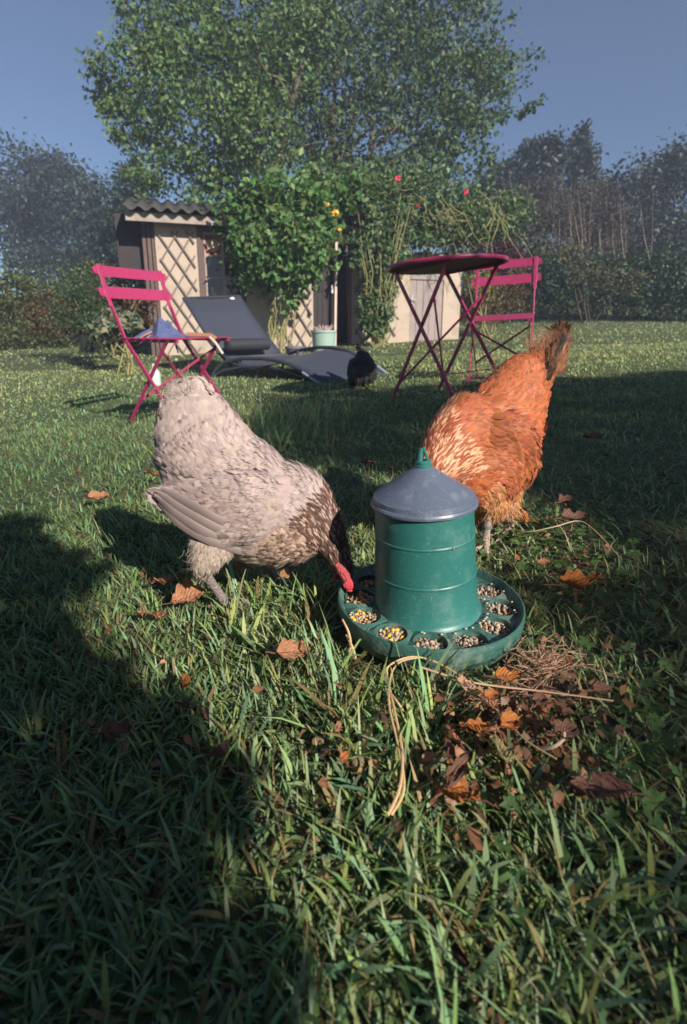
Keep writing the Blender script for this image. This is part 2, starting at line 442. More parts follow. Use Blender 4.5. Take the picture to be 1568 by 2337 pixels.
big_tree(800, 11.8, [clump(860, 290, 11.8, 170, 110, 1.2), clump(1000, 290, 12, 110, 70, 1), clump(800, 170, 12, 140, 90, 1.2), clump(960, 170, 12.2, 130, 80, 1.1), clump(1070, 330, 12, 70, 80, .8),
    clump(900, 400, 11.4, 150, 55, .8), clump(1110, 255, 12.2, 60, 40, .6), clump(760, 400, 11.4, 90, 70, .8), clump(880, 90, 12.4, 110, 50, 1), clump(1190, 245, 12.4, 42, 22, .4), clump(1070, 200, 12.3, 120, 60, .9), clump(1030, 90, 12.4, 140, 80, 1), clump(800, 0, 12.4, 190, 90, 1.2), clump(980, 10, 12.6, 140, 70, 1), clump(1150, 150, 12.5, 90, 50, .8), clump(740, 300, 11.9, 70, 80, .8), clump(720, 60, 12, 110, 90, 1)],
    25000, 'loose green tree with bare dark stems above the shed door', .11, (.070, .125, .045), 12, [(765, 130), (800, 200), (850, 260)])
def far_tree(name, px, Y, clumps, n, label, size, col, seed, group, top, tr=.15):
    g = Gd(px, Y); t = thing(name, label, 'tree', g, group=group)
    paths = [(wob(g-Vector((0, 0, .05)), P(px, top, Y), 7, .15, seed), tr, .04)]
    for j in range(8):
        c = clumps[j % len(clumps)]; a = g.lerp(P(px, top, Y), random.uniform(.35, .8))
        paths.append((wob(a, c[0], 5, .15, seed+j), .05, .015))
    branches('trunk', paths, M_bark, t)
    leafcloud('crown', clumps, n, size, col, t, seed, sub=40, sig=.2)
    return t
FG = 'distant trees beyond the garden'
far_tree('distant_tree', 215, 24, [clump(215, 470, 24, 60, 75, 1.6), clump(150, 450, 24.5, 80, 80, 1.6), clump(260, 545, 23.5, 70, 60, 1.2), clump(205, 560, 23, 80, 60, 1.4)], 9000, 'round tree beyond the hedge, left of the shed, tinted bluish for haze', .2, HAZE_BLUE, 21, FG, 430)
far_tree('distant_tree', 60, 26, [clump(60, 430, 26, 90, 90, 2), clump(20, 520, 25.5, 90, 80, 2), clump(110, 560, 25, 80, 60, 1.5)], 9000, 'wide dark tree standing outermost on the side of the shed', .22, HAZE_BLUE, 22, FG, 400)
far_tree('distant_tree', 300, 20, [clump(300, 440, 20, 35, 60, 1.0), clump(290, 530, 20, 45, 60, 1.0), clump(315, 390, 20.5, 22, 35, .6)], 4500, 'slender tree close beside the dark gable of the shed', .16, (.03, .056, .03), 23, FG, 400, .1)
far_tree('distant_tree', 1215, 22, [clump(1190, 410, 22, 80, 50, 1.6), clump(1240, 350, 22, 55, 40, 1.2), clump(1190, 480, 21.5, 110, 60, 1.5), clump(1130, 440, 22, 50, 50, 1.2)], 13000, 'rounded green tree tinted blue for haze beyond the climbing roses', .2, HAZE_BLUE, 24, FG, 340)
far_tree('distant_tree', 1325, 23, [clump(1322, 330, 23, 18, 38, .6), clump(1330, 400, 23, 34, 50, 1.0), clump(1320, 480, 22.5, 70, 60, 1.5)], 8500, 'pointed tree rising highest on the far skyline', .19, HAZE_BLUE, 25, FG, 300)
far_tree('distant_tree', 1450, 22, [clump(1430, 470, 22, 75, 80, 1.6), clump(1520, 440, 22, 70, 90, 1.6), clump(1480, 560, 21, 120, 60, 1.6)], 13000, 'bushy tree above the far corner of the dark hedge', .2, HAZE_BLUE, 26, FG, 420)

# shrubs and hedges
def shrub(name, label, cat, clumps, n, size, col, seed, base, stems=5, group=None, kindstem=M_stem, sr=.012, **kw):
    t = thing(name, label, cat, base, group=group)
    paths = []
    for j in range(stems):
        c = clumps[j % len(clumps)]; e = Vector(c[0])+Vector((random.uniform(-.5, .5)*c[1][0], random.uniform(-.3, .3)*c[1][1], random.uniform(-.2, .6)*c[1][2]))
        paths.append((wob(Vector(base)+Vector((random.uniform(-.15, .15), random.uniform(-.1, .1), -.02)), e, 6, .06, seed+j), sr, sr*.4))
    branches('stem', paths, kindstem, t, 5)['kind'] = 'stuff'
    leafcloud('foliage', clumps, n, size, col, t, seed, **kw)
    return t
def hedge(label, x0, x1, Y0, Y1, py0, py1, n, size, col, seed, dep=.5):
    base = Gd((x0+x1)/2, (Y0+Y1)/2); t = thing('hedge', label, 'hedge', base)
    cl = []; k = 9
    for i in range(k):
        f_ = i/(k-1); px = x0+(x1-x0)*f_; Y = Y0+(Y1-Y0)*f_; g = Gd(px, Y); top = P(px, py0+(py1-py0)*f_, Y)
        h = (top.z-g.z)
        for q in (.25, .65):
            cl.append(((g.x, Y+dep*.3, g.z+h*q), (abs(P(x1, 700, Y).x-P(x0, 700, Y).x)/k*.75, dep, h*.36), 1))
    branches('stem', [(wob(Vector(c[0])-Vector((0, 0, .6)), c[0], 4, .05, seed+i), .03, .01) for i, c in enumerate(cl[::2])], M_bark, t, 5)['kind'] = 'stuff'
    leafcloud('foliage', cl, n, size, col, t, seed, sub=30, sig=.22)
    return t
hedge('dark clipped hedge at the end of the lawn behind the upright chair', 1150, 1640, 13.5, 12.0, 578, 574, 24000, .085, (.034, .070, .024), 31, .6)
hedge('sunlit hedge with a yellowish top beside the dark gable of the shed', -60, 345, 9.5, 10.5, 610, 602, 16000, .07, (.075, .10, .022), 32, .4)
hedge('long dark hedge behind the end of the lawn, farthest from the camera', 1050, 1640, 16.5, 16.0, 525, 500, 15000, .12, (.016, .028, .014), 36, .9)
shrub('box_shrub', 'dense dark green shrub growing in the black pot', 'shrub', [clump(205, 700, 6.4, 45, 60, .3), clump(195, 750, 6.3, 38, 40, .25), clump(165, 690, 6.5, 50, 60, .3)], 3200, .035, (.04, .08, .03), 33, P(205, 785, 6.4), 4)
mb = MB(); g = P(205, 800, 6.35)
mb.lathe([(.0, 0), (.10, 0), (.13, .16), (.14, .16), (.14, .18), (.115, .18), (.10, .12), (0, .12)], 24, Matrix.Translation((g.x, g.y, g.z-.02)))
o = mb.build('plant_pot', plain('black_plastic', (.03, .03, .03), .5)); tag(o, 'black plastic pot under the dense dark shrub', 'pot')
shrub('seedy_plant', 'grey green broad-leaved plant in front of the garden hedge', 'plant', [clump(275, 728, 5.6, 36, 24, .18), clump(295, 745, 5.5, 30, 20, .15), clump(245, 745, 5.7, 34, 30, .2)], 420, .075, (.16, .19, .12), 34, Gd(275, 5.6), 5, aspect=.7)
shrub('red_leaved_shrub', 'reddish autumn shrub under the hedge behind the chair with the blue bag', 'shrub', [clump(255, 690, 7.6, 60, 38, .3), clump(320, 700, 7.4, 45, 45, .3), clump(215, 760, 7, 60, 28, .3), clump(120, 720, 7.4, 70, 50, .3)], 2600, .05, (.09, .055, .025), 35, Gd(255, 7.5), 6)
shrub('purple_shrub', 'purple leaved shrub behind the table and the low annex wall', 'shrub', [clump(1120, 565, 10.5, 50, 32, .4), clump(1165, 590, 10.4, 45, 35, .4)], 2200, .065, (.085, .035, .05), 37, Gd(1130, 10.5), 5)
shrub('autumn_shrub', 'brown and yellow autumn shrub behind the seat of the upright chair', 'shrub', [clump(1085, 660, 9.4, 55, 55, .35), clump(1150, 680, 9.5, 60, 50, .35), clump(1100, 710, 9.2, 60, 30, .3), clump(1180, 640, 9.7, 40, 40, .3)], 4200, .05, (.12, .085, .035), 38, Gd(1100, 9.5), 9, kindstem=M_bark)
shrub('yellow_shrub', 'yellow green sprig between the table legs and the chair', 'shrub', [clump(1110, 650, 8.8, 28, 34, .2), clump(1075, 640, 8.8, 18, 16, .15)], 420, .055, (.16, .19, .04), 39, Gd(1105, 8.8), 4)
shrub('hedge_flowering_shrub', 'pale tipped shrub on the sunny front of the dark hedge', 'shrub', [clump(1345, 620, 11.8, 50, 30, .3), clump(1300, 570, 12.0, 40, 25, .3), clump(1430, 640, 11.6, 60, 30, .3)], 1500, .065, (.10, .11, .05), 40, Gd(1345, 11.9), 5, kindstem=M_bark)
hedge('dark bushes filling the gap behind the low annex', 880, 1230, 12.6, 12.8, 470, 500, 8000, .09, (.03, .055, .022), 41, .5)
hedge('bushes tinted dim and bluish for haze behind the sunlit hedge', 20, 380, 17, 18, 560, 555, 5500, .12, (.03, .05, .035), 42, .7)  # haze put into the leaf colour here too
# tall dry reeds
def reeds():
    t = thing('dry_reeds', 'tall dry brown reeds and stalks above the dark hedge', 'reeds', Gd(1290, 14.5))
    r = random.Random(5); mb = MB()
    for i in range(110):
        px = r.gauss(1300, 75); Y = r.uniform(14, 15.5); top = r.gauss(500, 48)
        a = P(px, 620, Y); b = P(px+r.gauss(0, 22), top, Y)
        mb.tube([a, a.lerp(b, .5)+Vector((r.uniform(-.06, .06), 0, 0)), b], [.012, .009, .003], 3, False)
    o = mb.build('stalk', plain('reed', (.20, .155, .12), .9, .5, 3), t); o['kind'] = 'stuff'
    leafcloud('plume', [clump(1250, 480, 14.6, 55, 50, .5), clump(1330, 500, 14.6, 70, 60, .5), clump(1210, 540, 14.4, 60, 50, .5), clump(1400, 520, 14.6, 60, 60, .5), clump(1300, 580, 14.3, 110, 30, .4), clump(1230, 440, 14.8, 50, 30, .4), clump(1360, 450, 14.8, 50, 40, .4)], 16000, .085, (.075, .072, .062), t, 51, sub=60, aspect=.28, droop=-.5, sig=.2)
reeds()

# ------------------------------------------------------------------ shed
WA = math.atan(.30); WP = Vector((P(362, 700, 7.5).x, 7.5, 0)); WD = Vector((math.cos(WA), math.sin(WA), 0)); WN = Vector((math.sin(WA), -math.cos(WA), 0))
def WU(px, py):
    """(along the wall, height) where the line of sight meets the shed's front wall"""
    d = ray(px, py); o_ = Vector((0, 0, EYE)); t = (WP-o_).dot(WN)/d.dot(WN); q = o_+d*t
    return (q-WP).dot(WD), q.z
WX = Matrix((WD, -WN, Vector((0, 0, 1)))).transposed()
def wl(u, w, z): return WP+WD*u+WN*w+Vector((0, 0, z))      # w: out of the wall, towards the lawn
def wbox(mb, u0, u1, w0, w1, z0, z1):
    mb.box(wl((u0+u1)/2, (w0+w1)/2, (z0+z1)/2), (abs(u1-u0), abs(w1-w0), abs(z1-z0)), WX)
M_plaster = plain('lime_plaster', (.42, .335, .27), .95, .12, 5, .5, 40, dirt=(.20, .17, .13), dscale=3, damt=.6)
M_slat = plain('weathered_slat', (.15, .12, .105), .9, .3, 20)
M_wood = plain('old_brown_wood', (.11, .075, .065), .85, .35, 10, .3, 50)
M_fascia = plain('grey_brown_board', (.30, .25, .22), .9, .3, 8, .5, 60, dirt=(.12, .10, .08), dscale=9, damt=.7)
M_dark = plain('dark_boards_and_backing', (.035, .028, .03), .9, .3, 8)
M_roof = plain('mossy_cement_sheet', (.045, .042, .042), .95, .35, 5, .6, 30, dirt=(.05, .07, .025), dscale=7, damt=.8)
M_door = plain('grey_plank', (.27, .22, .21), .85, .25, 7, .4, 40)
M_glass, t_, b_ = new_mat('window_glass'); b_.inputs['Base Color'].default_value = (.02, .022, .026, 1); b_.inputs['Roughness'].default_value = .08
M_whitewood = plain('pale_painted_wood', (.55, .42, .38), .7, .15, 10)
M_metal = plain('dull_metal', (.45, .45, .45), .4, .1, 20, metal=.8)

shed = thing('garden_shed', 'low plastered garden shed with lattice walls and corrugated roof', 'shed', wl(0, 0, float(tz(WP.x, WP.y))), (0, 0, WA))
def uu(px, py=650): return WU(px, py)[0]
uL = uu(362); uW0 = uu(456); uW1 = uu(560); uD0 = uu(714); uD1 = uu(802); uS0 = uu(935, 700); uS1 = uu(1011, 700); uE = uu(1050, 700)
zT = WU(420, 500)[1]; zB = -.3
zW0 = WU(500, 700)[1]; zW1 = WU(500, 520)[1]; zDt = WU(785, 556)[1]
zA = WU(980, 595)[1]    # top of the lower annex wall
mb = MB()
wbox(mb, uL, uW0, -.18, 0, zB, zT); wbox(mb, uW0, uW1, -.18, 0, zB, zW0); wbox(mb, uW0, uW1, -.18, 0, zW1, zT)
wbox(mb, uW1, uD0, -.18, 0, zB, zT); wbox(mb, uD0, uD1, -.18, -.002, zDt, zT); wbox(mb, uD1, uu(905, 700), -.18, 0, zB, zT)
wbox(mb, uL, uL+.18, -3.0, -.182, zB, zT); wbox(mb, uu(905, 700)-.18, uu(905, 700), -3, -.182, zB, zT); wbox(mb, uL+.18, uu(905, 700)-.18, -3.0, -2.85, zB, zT)
mb.build('wall', M_plaster, shed)
mb = MB(); wbox(mb, uL-.30, uu(905, 700), -.12, -.05, zT+.003, zT+.15); mb.build('roof_gap_strip', M_dark, shed)  # dark strip added to close the gap under the roof, in place of shade
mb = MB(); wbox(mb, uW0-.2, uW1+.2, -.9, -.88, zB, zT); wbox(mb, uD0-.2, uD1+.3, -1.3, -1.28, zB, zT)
mb.build('dark_interior_sheet', M_dark, shed)  # dark sheets behind window and doorway stand in for the unlit interior
zg = float(tz(WP.x, WP.y))
# corrugated roof
def corrugated(u0, u1, w0, z0, w1, z1, name, parent, mat):
    n = int((u1-u0)/.022); vs = []; fs = []
    for j, (w, z) in enumerate(((w0, z0), (w1, z1))):
        for i in range(n+1):
            u = u0+(u1-u0)*i/n; vs.append(wl(u, w, z+.028*math.sin(2*PI*u/.177)))
    for i in range(n): fs.append((i, i+1, n+2+i, n+1+i))
    m = MB(); m.add(vs, fs); o = m.build(name, mat, parent)
    md = o.modifiers.new('thick', 'SOLIDIFY'); md.thickness = .008
    return o
uEnd = uu(905, 700)
zr = zT+.035
us = np.linspace(uL-.35, uEnd+.25, 5)
for i in range(4):
    corrugated(us[i], us[i+1]+.03, .34, zr+.012*(i % 2), -.75, zr+.34+.012*(i % 2), 'roof_sheet', shed, M_roof)
    corrugated(us[i], us[i+1]+.03, -.6, zr+.31+.012*(i % 2), -3.2, zr+.82+.012*(i % 2), 'roof_sheet', shed, M_roof)
mb = MB(); wbox(mb, uL-.33, uu(560, 500), .20, .235, zT-.10, zT+.012); mb.build('fascia', M_fascia, shed)
mb = MB(); wbox(mb, uu(560, 500)+.003, uEnd+.2, .18, .215, zT-.04, zT+.012); mb.build('fascia', M_fascia, shed)
# dark gable board and post left of the corner
mb = MB()
v0 = [wl(uL-.02, .10, zT), wl(uL-.02, -1.2, zT), wl(uL-.02, -1.2, zT-.75), wl(uL-.02, .10, zT-.68)]
mb.box(wl(uL-.255, -.20, zT-.34), (.50, .04, .80), WX); mb.build('gable_board', M_dark, shed)
for du in (.12, .058, -.001):
    mb = MB(); wbox(mb, uL-du-.045, uL-du, -.1, -.03, zB, zT-.05); mb.build('post', M_wood, shed)
for a, b in (((uL-.42, zT-.12), (uL-.10, zT-.55)), ((uL-.30, zT-.12), (uL-.06, zT-.42))):
    mb = MB(); mb.bar(wl(a[0], -.30+.02, a[1]), wl(b[0], -.28, b[1]), .02, .015, WN); mb.build('brace', M_fascia, shed)
# window
win = MB(); ft = .05
zw0, zw1 = zW0, zW1
wbox(win, uW0, uW0+.085, -.06, .02, zw0, zw1); wbox(win, uW1-.06, uW1, -.06, .02, zw0, zw1)
wbox(win, uW0+.085, uW1-.06, -.06, .018, zw1-.04, zw1); wbox(win, uW0+.085, uW1-.06, -.06, .03, zw0, zw0+.05)
window = win.build('window', M_wood, shed)
a0, a1 = uW0+.088, uW1-.063; um = uu(509, 600)
rowz = [WU(500, 700)[1]+.053, WU(500, 635)[1], WU(500, 584)[1], WU(500, 534)[1], zw1-.043]
fr = MB()
wbox(fr, um-.02, um+.02, -.05, .005, rowz[0], rowz[3])
for z in rowz[1:4]: wbox(fr, a0, um-.021, -.05, .003, z-.014, z+.014); wbox(fr, um+.021, a1, -.05, .003, z-.014, z+.014)
wbox(fr, a0, a0+.02, -.052, .001, rowz[0], rowz[3]-.015)
fr.build('glazing_bar', plain('faded_pink_bar', (.36, .27, .25), .8, .2, 15), window)
for i in range(3):
    for (q0, q1) in ((a0+.021, um-.022), (um+.022, a1)):
        if i == 2 and q0 < um: continue
        p_ = MB(); wbox(p_, q0, q1, -.03, -.026, rowz[i]+.0145, rowz[i+1]-.0145); p_.build('pane', M_glass, window)
def poster_mat():
    m, t, b = new_mat('rusty_poster'); L = t.links.new
    at = N(t, 'ShaderNodeTexCoord'); nz = N(t, 'ShaderNodeTexNoise'); nz.inputs['Scale'].default_value = 14; nz.inputs['Detail'].default_value = 8
    L(at.outputs['Object'], nz.inputs['Vector']); r = N(t, 'ShaderNodeValToRGB'); e = r.color_ramp.elements
    e[0].position = .36; e[0].color = (.05, .02, .015, 1); e[1].position = .5; e[1].color = (.30, .085, .045, 1)
    L(nz.outputs['Fac'], r.inputs['Fac']); L(r.outputs['Color'], b.inputs['Base Color']); b.inputs['Roughness'].default_value = .8
    return m
M_post = poster_mat()
p_ = MB(); wbox(p_, a0+.021, um-.022, -.03, -.018, rowz[2]+.0145, rowz[3]-.0145); p_.build('sign_board', M_post, window)
p_ = MB(); wbox(p_, a0, a1, -.035, -.012, rowz[3]+.0145, rowz[4]); p_.build('header_board', M_post, window)
c_ = wl((a0+um)/2, -.013, (rowz[2]+rowz[3])/2-.005)
p_ = MB(); p_.tube([c_-WN*.004, c_+WN*.001], .083, 28); p_.build('round_label', plain('cream_disc', (.42, .33, .22), .8, .2, 20, dirt=(.22, .12, .07), dscale=25, damt=.8), window)
p_ = MB()
for k in range(28):
    a = 2*PI*k/28; b = 2*PI*(k+1)/28; e = lambda q: c_+WN*.003+WD*math.cos(q)*.062+Vector((0, 0, 1))*math.sin(q)*.062
    p_.bar(e(a), e(b), .006, .003, WN)
p_.build('printed_ring', plain('brown_print', (.20, .10, .05), .8), window)
# lattice slats
def lattice(u0, u1, z0, z1, sp=.2, sl=.64):
    for fam in (0, 1):
        w = .028 if fam == 0 else .014
        c = u0-(z1-z0)*sl if fam == 0 else u0
        cmax = u1 if fam == 0 else u1+(z1-z0)*sl
        c += .06
        while c < cmax:
            # line u = c + s*(z1 - z) for fam 0 ; u = c - s*(z1 - z) for fam 1
            pts = []
            s = sl if fam == 0 else -sl
            ta = max(0, ((u0-c)/s) if s > 0 else ((u1-c)/s)); tb = min(z1-z0, ((u1-c)/s) if s > 0 else ((u0-c)/s))
            if tb-ta > .12:
                m = MB(); m.bar(wl(c+s*ta, w, z1-ta), wl(c+s*tb, w, z1-tb), .02, .011, WN); m.build('slat', M_slat, shed)
            c += sp
zl = zT-.16
lattice(uL+.05, uW0-.04, .1, zl)
lattice(uu(640), uD0-.03, .1, zl-.55)
lattice(uD1+.06, uu(905, 700)-.02, .12, zl-.35)
# doorway: dark half-open leaf, pale edge, frame
dd = MB()
leaf_w = uu(764)-uD0
nP = 4
for k in range(nP):
    m = MB(); u0 = uD0+leaf_w*k/nP+.003; u1 = uD0+leaf_w*(k+1)/nP-.003
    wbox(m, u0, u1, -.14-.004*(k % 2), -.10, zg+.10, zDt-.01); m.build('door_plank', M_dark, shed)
mb = MB(); mb.bar(wl(uu(766, 540), .03, WU(766, 540)[1]), wl(uu(763, 780), .03, zg+.13), .035, .05, WN); edge = mb.build('door_edge', M_whitewood, shed)
mb = MB(); c_ = wl(uu(757, 658), .03, WU(760, 660)[1]); mb.box(c_, (.025, .02, .12), WX); mb.tube([c_+WN*.01, c_+WN*.05-WD*.03], .007, 6); mb.build('handle', M_metal, edge)
mb = MB(); wbox(mb, uD1-.035, uD1, -.1, .012, zg+.1, zDt); mb.build('door_frame', plain('red_brown_frame', (.17, .07, .06), .8, .2), shed)
mb = MB(); wbox(mb, uu(768, 545), uD1+.02, -.05, .03, zDt-.002, zDt+.13); mb.build('lintel', plain('pale_lintel', (.55, .43, .33), .95, .15, 9, .7, 30), shed)
# low annex with the small plank door
annex = thing('annex_wall', 'low rough plastered annex with a mossy top beside the shed', 'wall', wl(uu(905, 700), 0, .3), (0, 0, WA))
u9 = uu(905, 700)+.003
mb = MB(); wbox(mb, u9, uS0, -.35, .0, zB, zA); wbox(mb, uS1, uE, -.35, 0, zB, zA); wbox(mb, uS0, uS1, -.35, 0, WU(970, 622)[1], zA)
mb.build('wall', M_plaster, annex)
r_ = random.Random(3); u = u9-.02
while u < uE+.3:
    m = MB(); w = r_.uniform(.12, .3); m.ell(wl(u+w/2, -.15, zA+.03+r_.uniform(-.02, .05)), (w*.6, .28, r_.uniform(.06, .11)), 9, 6, WX)
    m.build('coping_stone', plain('mossy_stone', (.30, .25, .17), .95, .3, 8, .8, 30), annex); u += w*.9
for k in range(5):
    u0 = uS0+(uS1-uS0)*k/5+.003; u1 = uS0+(uS1-uS0)*(k+1)/5-.003
    m = MB(); wbox(m, u0, u1, -.06-.005*(k % 2), -.02, .2, WU(970, 624)[1]); m.build('door_plank', M_door, annex)
mb = MB(); wbox(mb, uS0+.003, uS1-.003, -.018, .004, WU(970, 638)[1], WU(970, 630)[1]); mb.build('door_rail', M_door, annex)
c_ = wl(uS0+.04, -.01, WU(940, 685)[1]); mb = MB(); mb.box(c_, (.02, .01, .16), WX); mb.tube([c_+WN*.005, c_+WN*.04, c_+WN*.045+WD*.07], .008, 6); mb.build('handle', M_metal, annex)

# climbers on the shed
def climber(name, label, cl, n, size, col, seed, stems, sub=60, group=None, **kw):
    base = stems[0][0]; t = thing(name, label, 'climbing plant', base)
    branches('stem', [(wob(a, b, 7, .05, seed+i), r0, r0*.4) for i, (a, b, r0) in enumerate(stems)], M_stem, t, 6)['kind'] = 'stuff'
    leafcloud('foliage', cl, n, size, col, t, seed, sub=sub, **kw)
    return t
rs = random.Random(9)
st = []
for i in range(16):
    b = Gd(rs.uniform(610, 660), 7.35); st.append((b, P(rs.uniform(560, 740), rs.uniform(480, 640), rs.uniform(7.0, 7.4)), rs.uniform(.008, .02)))
climber('climbing_rose', 'thick green climbing rose with pale stems between window and dark doorway', [
    clump(560, 490, 7.6, 60, 50, .35), clump(630, 470, 7.5, 90, 55, .4), clump(700, 490, 7.5, 70, 60, .4), clump(610, 560, 7.3, 75, 60, .35), clump(680, 570, 7.2, 80, 60, .35),
    clump(645, 618, 7.2, 62, 40, .3), clump(692, 615, 7.2, 32, 40, .25), clump(590, 610, 7.3, 45, 50, .25), clump(720, 430, 7.8, 60, 45, .4), clump(745, 510, 7.4, 30, 30, .2), clump(540, 560, 7.4, 22, 40, .15), clump(660, 690, 7.2, 30, 24, .1, 250), clump(800, 440, 7.8, 50, 34, .3)],
    7600, .105, (.092, .185, .050), 61, st, sub=110, aspect=.62, droop=.3, sig=.27)
st = []
for i in range(26):
    b = Gd(rs.uniform(850, 885), 7.9); st.append((b, P(rs.uniform(810, 960), rs.uniform(430, 600), rs.uniform(7.7, 8.1)), rs.uniform(.006, .014)))
for i in range(60):
    a = P(rs.uniform(830, 1150), rs.uniform(430, 520), rs.uniform(7.8, 8.6)); st.append((a, a+Vector((rs.uniform(-.3, .6), -.1, rs.uniform(-.8, .2))), rs.uniform(.005, .009)))
climber('climbing_rose', 'sprawling red-flowered climbing rose with dangling canes over the annex', [
    clump(860, 470, 8.2, 80, 60, .4), clump(950, 470, 8.4, 90, 60, .4), clump(1040, 480, 8.6, 90, 55, .4), clump(1130, 490, 8.9, 80, 50, .4), clump(860, 540, 8, 50, 40, .25),
    clump(930, 540, 8.2, 80, 28, .25), clump(1020, 520, 8.5, 90, 30, .3), clump(870, 620, 7.95, 34, 75, .14, 5200), clump(850, 705, 7.9, 26, 55, .12, 2600), clump(895, 590, 7.95, 34, 36, .15, 2200), clump(820, 570, 7.9, 24, 34, .14, 1600), clump(875, 730, 7.85, 24, 34, .10, 900), clump(820, 420, 8.4, 60, 40, .4), clump(930, 420, 8.6, 90, 40, .4), clump(780, 465, 8.3, 50, 45, .3), clump(1080, 530, 8.8, 70, 30, .3)],
    16000, .08, (.095, .16, .062), 62, st, sub=110, aspect=.55, sig=.22)
def rose(px, py, Y, r, col, label, petals=9):
    c = P(px, py, Y); t = thing('rose', label, 'flower', c)
    m = MB(); rr = random.Random(px)
    for k in range(petals*2):
        a = rr.uniform(0, 6.28); e = rr.uniform(-.4, 1); R = Euler((rr.uniform(-1, 1), rr.uniform(-1, 1), a)).to_matrix()
        m.ell(c+Vector((math.cos(a)*r*.5, -abs(rr.gauss(0, .3))*r, math.sin(a)*r*.5)), (r*.5, r*.14, r*.5), 7, 5, R)
    m.build('petal', plain('petal_'+str(px), col, .6, .2, 40), t)
    m = MB(); m.tube([c, c+Vector((.02, .1, -.15))], .004, 4); m.build('stem', M_stem, t)
rose(907, 408, 7.9, .045, (.60, .03, .07), 'red rose highest in the climber above the doorway side')
rose(1062, 439, 8.2, .045, (.55, .03, .07), 'red rose in the climber above the pink table')
rose(952, 470, 8.0, .025, (.50, .03, .06), 'small red rosebud between the two open red roses')
rose(765, 487, 7.1, .048, (.85, .45, .03), 'large yellow rose just above the doorway')
rose(748, 468, 7.2, .03, (.75, .32, .06), 'small orange rosebud above the large yellow rose')
rose(776, 524, 7.1, .026, (.85, .42, .06), 'small pale orange rosebud beneath the corrugated roof edge')
rose(660, 420, 7.4, .022, (.70, .35, .05), 'small orange bud above the roof in the thick rose')

# pots at the doorway
def pot(px, py, Y, h, r0, r1, mat, label, rim=.012):
    g = P(px, py, Y); g.z = float(tz(g.x, g.y))-.015
    m = MB(); m.lathe([(0, 0), (r0, 0), (r1, h-.03), (r1+rim, h-.03), (r1+rim, h), (r1-.012, h), (r1-.02, h-.04), (0, h-.04)], 32, Matrix.Translation(g))
    o = m.build('plant_pot', mat); tag(o, label, 'pot'); return g
g = pot(739, 795, 7.2, .30, .145, .165, plain('pale_teal_glaze', (.27, .38, .33), .5, .1, 8, dirt=(.4, .4, .35), dscale=9, damt=.4), 'pale teal round planter standing before the dark doorway')
t = thing('succulent', 'pale pink spiky succulent growing in the teal planter', 'plant', g+Vector((0, 0, .27)))
r_ = random.Random(4)
for i in range(26):
    m = MB(); a = r_.uniform(0, 6.28); b = g+Vector((math.cos(a)*.07*r_.random(), math.sin(a)*.07, .26)); tl = r_.uniform(.05, .12)
    e = b+Vector((math.cos(a)*r_.uniform(.02, .12), math.sin(a)*.05, tl)); m.tube([b, b.lerp(e, .5)+Vector((0, 0, .01)), e], [.008, .009, .003], 5)
    m.build('leaf', plain('succulent_leaf', (.50, .34, .33), .6, .2) if i == 0 else bpy.data.materials['succulent_leaf'], t)
pot(673, 803, 6.6, .15, .085, .115, plain('grey_clay', (.13, .12, .15), .8, .15), 'small dark grey pot beside the teal planter')
# white bottle-shaped garden ornament seen under the left chair
g = P(350, 822, 4.6); g.z = float(tz(g.x, g.y))
m = MB(); m.lathe([(0, 0), (.045, 0), (.05, .03), (.05, .12), (.02, .16), (.018, .2), (0, .2)], 20, Matrix.Translation(g)); o = m.build('garden_bottle', plain('milky_plastic', (.5, .55, .55), .4)); tag(o, 'milky white bottle on the lawn beneath the chair with the blue bag', 'bottle')

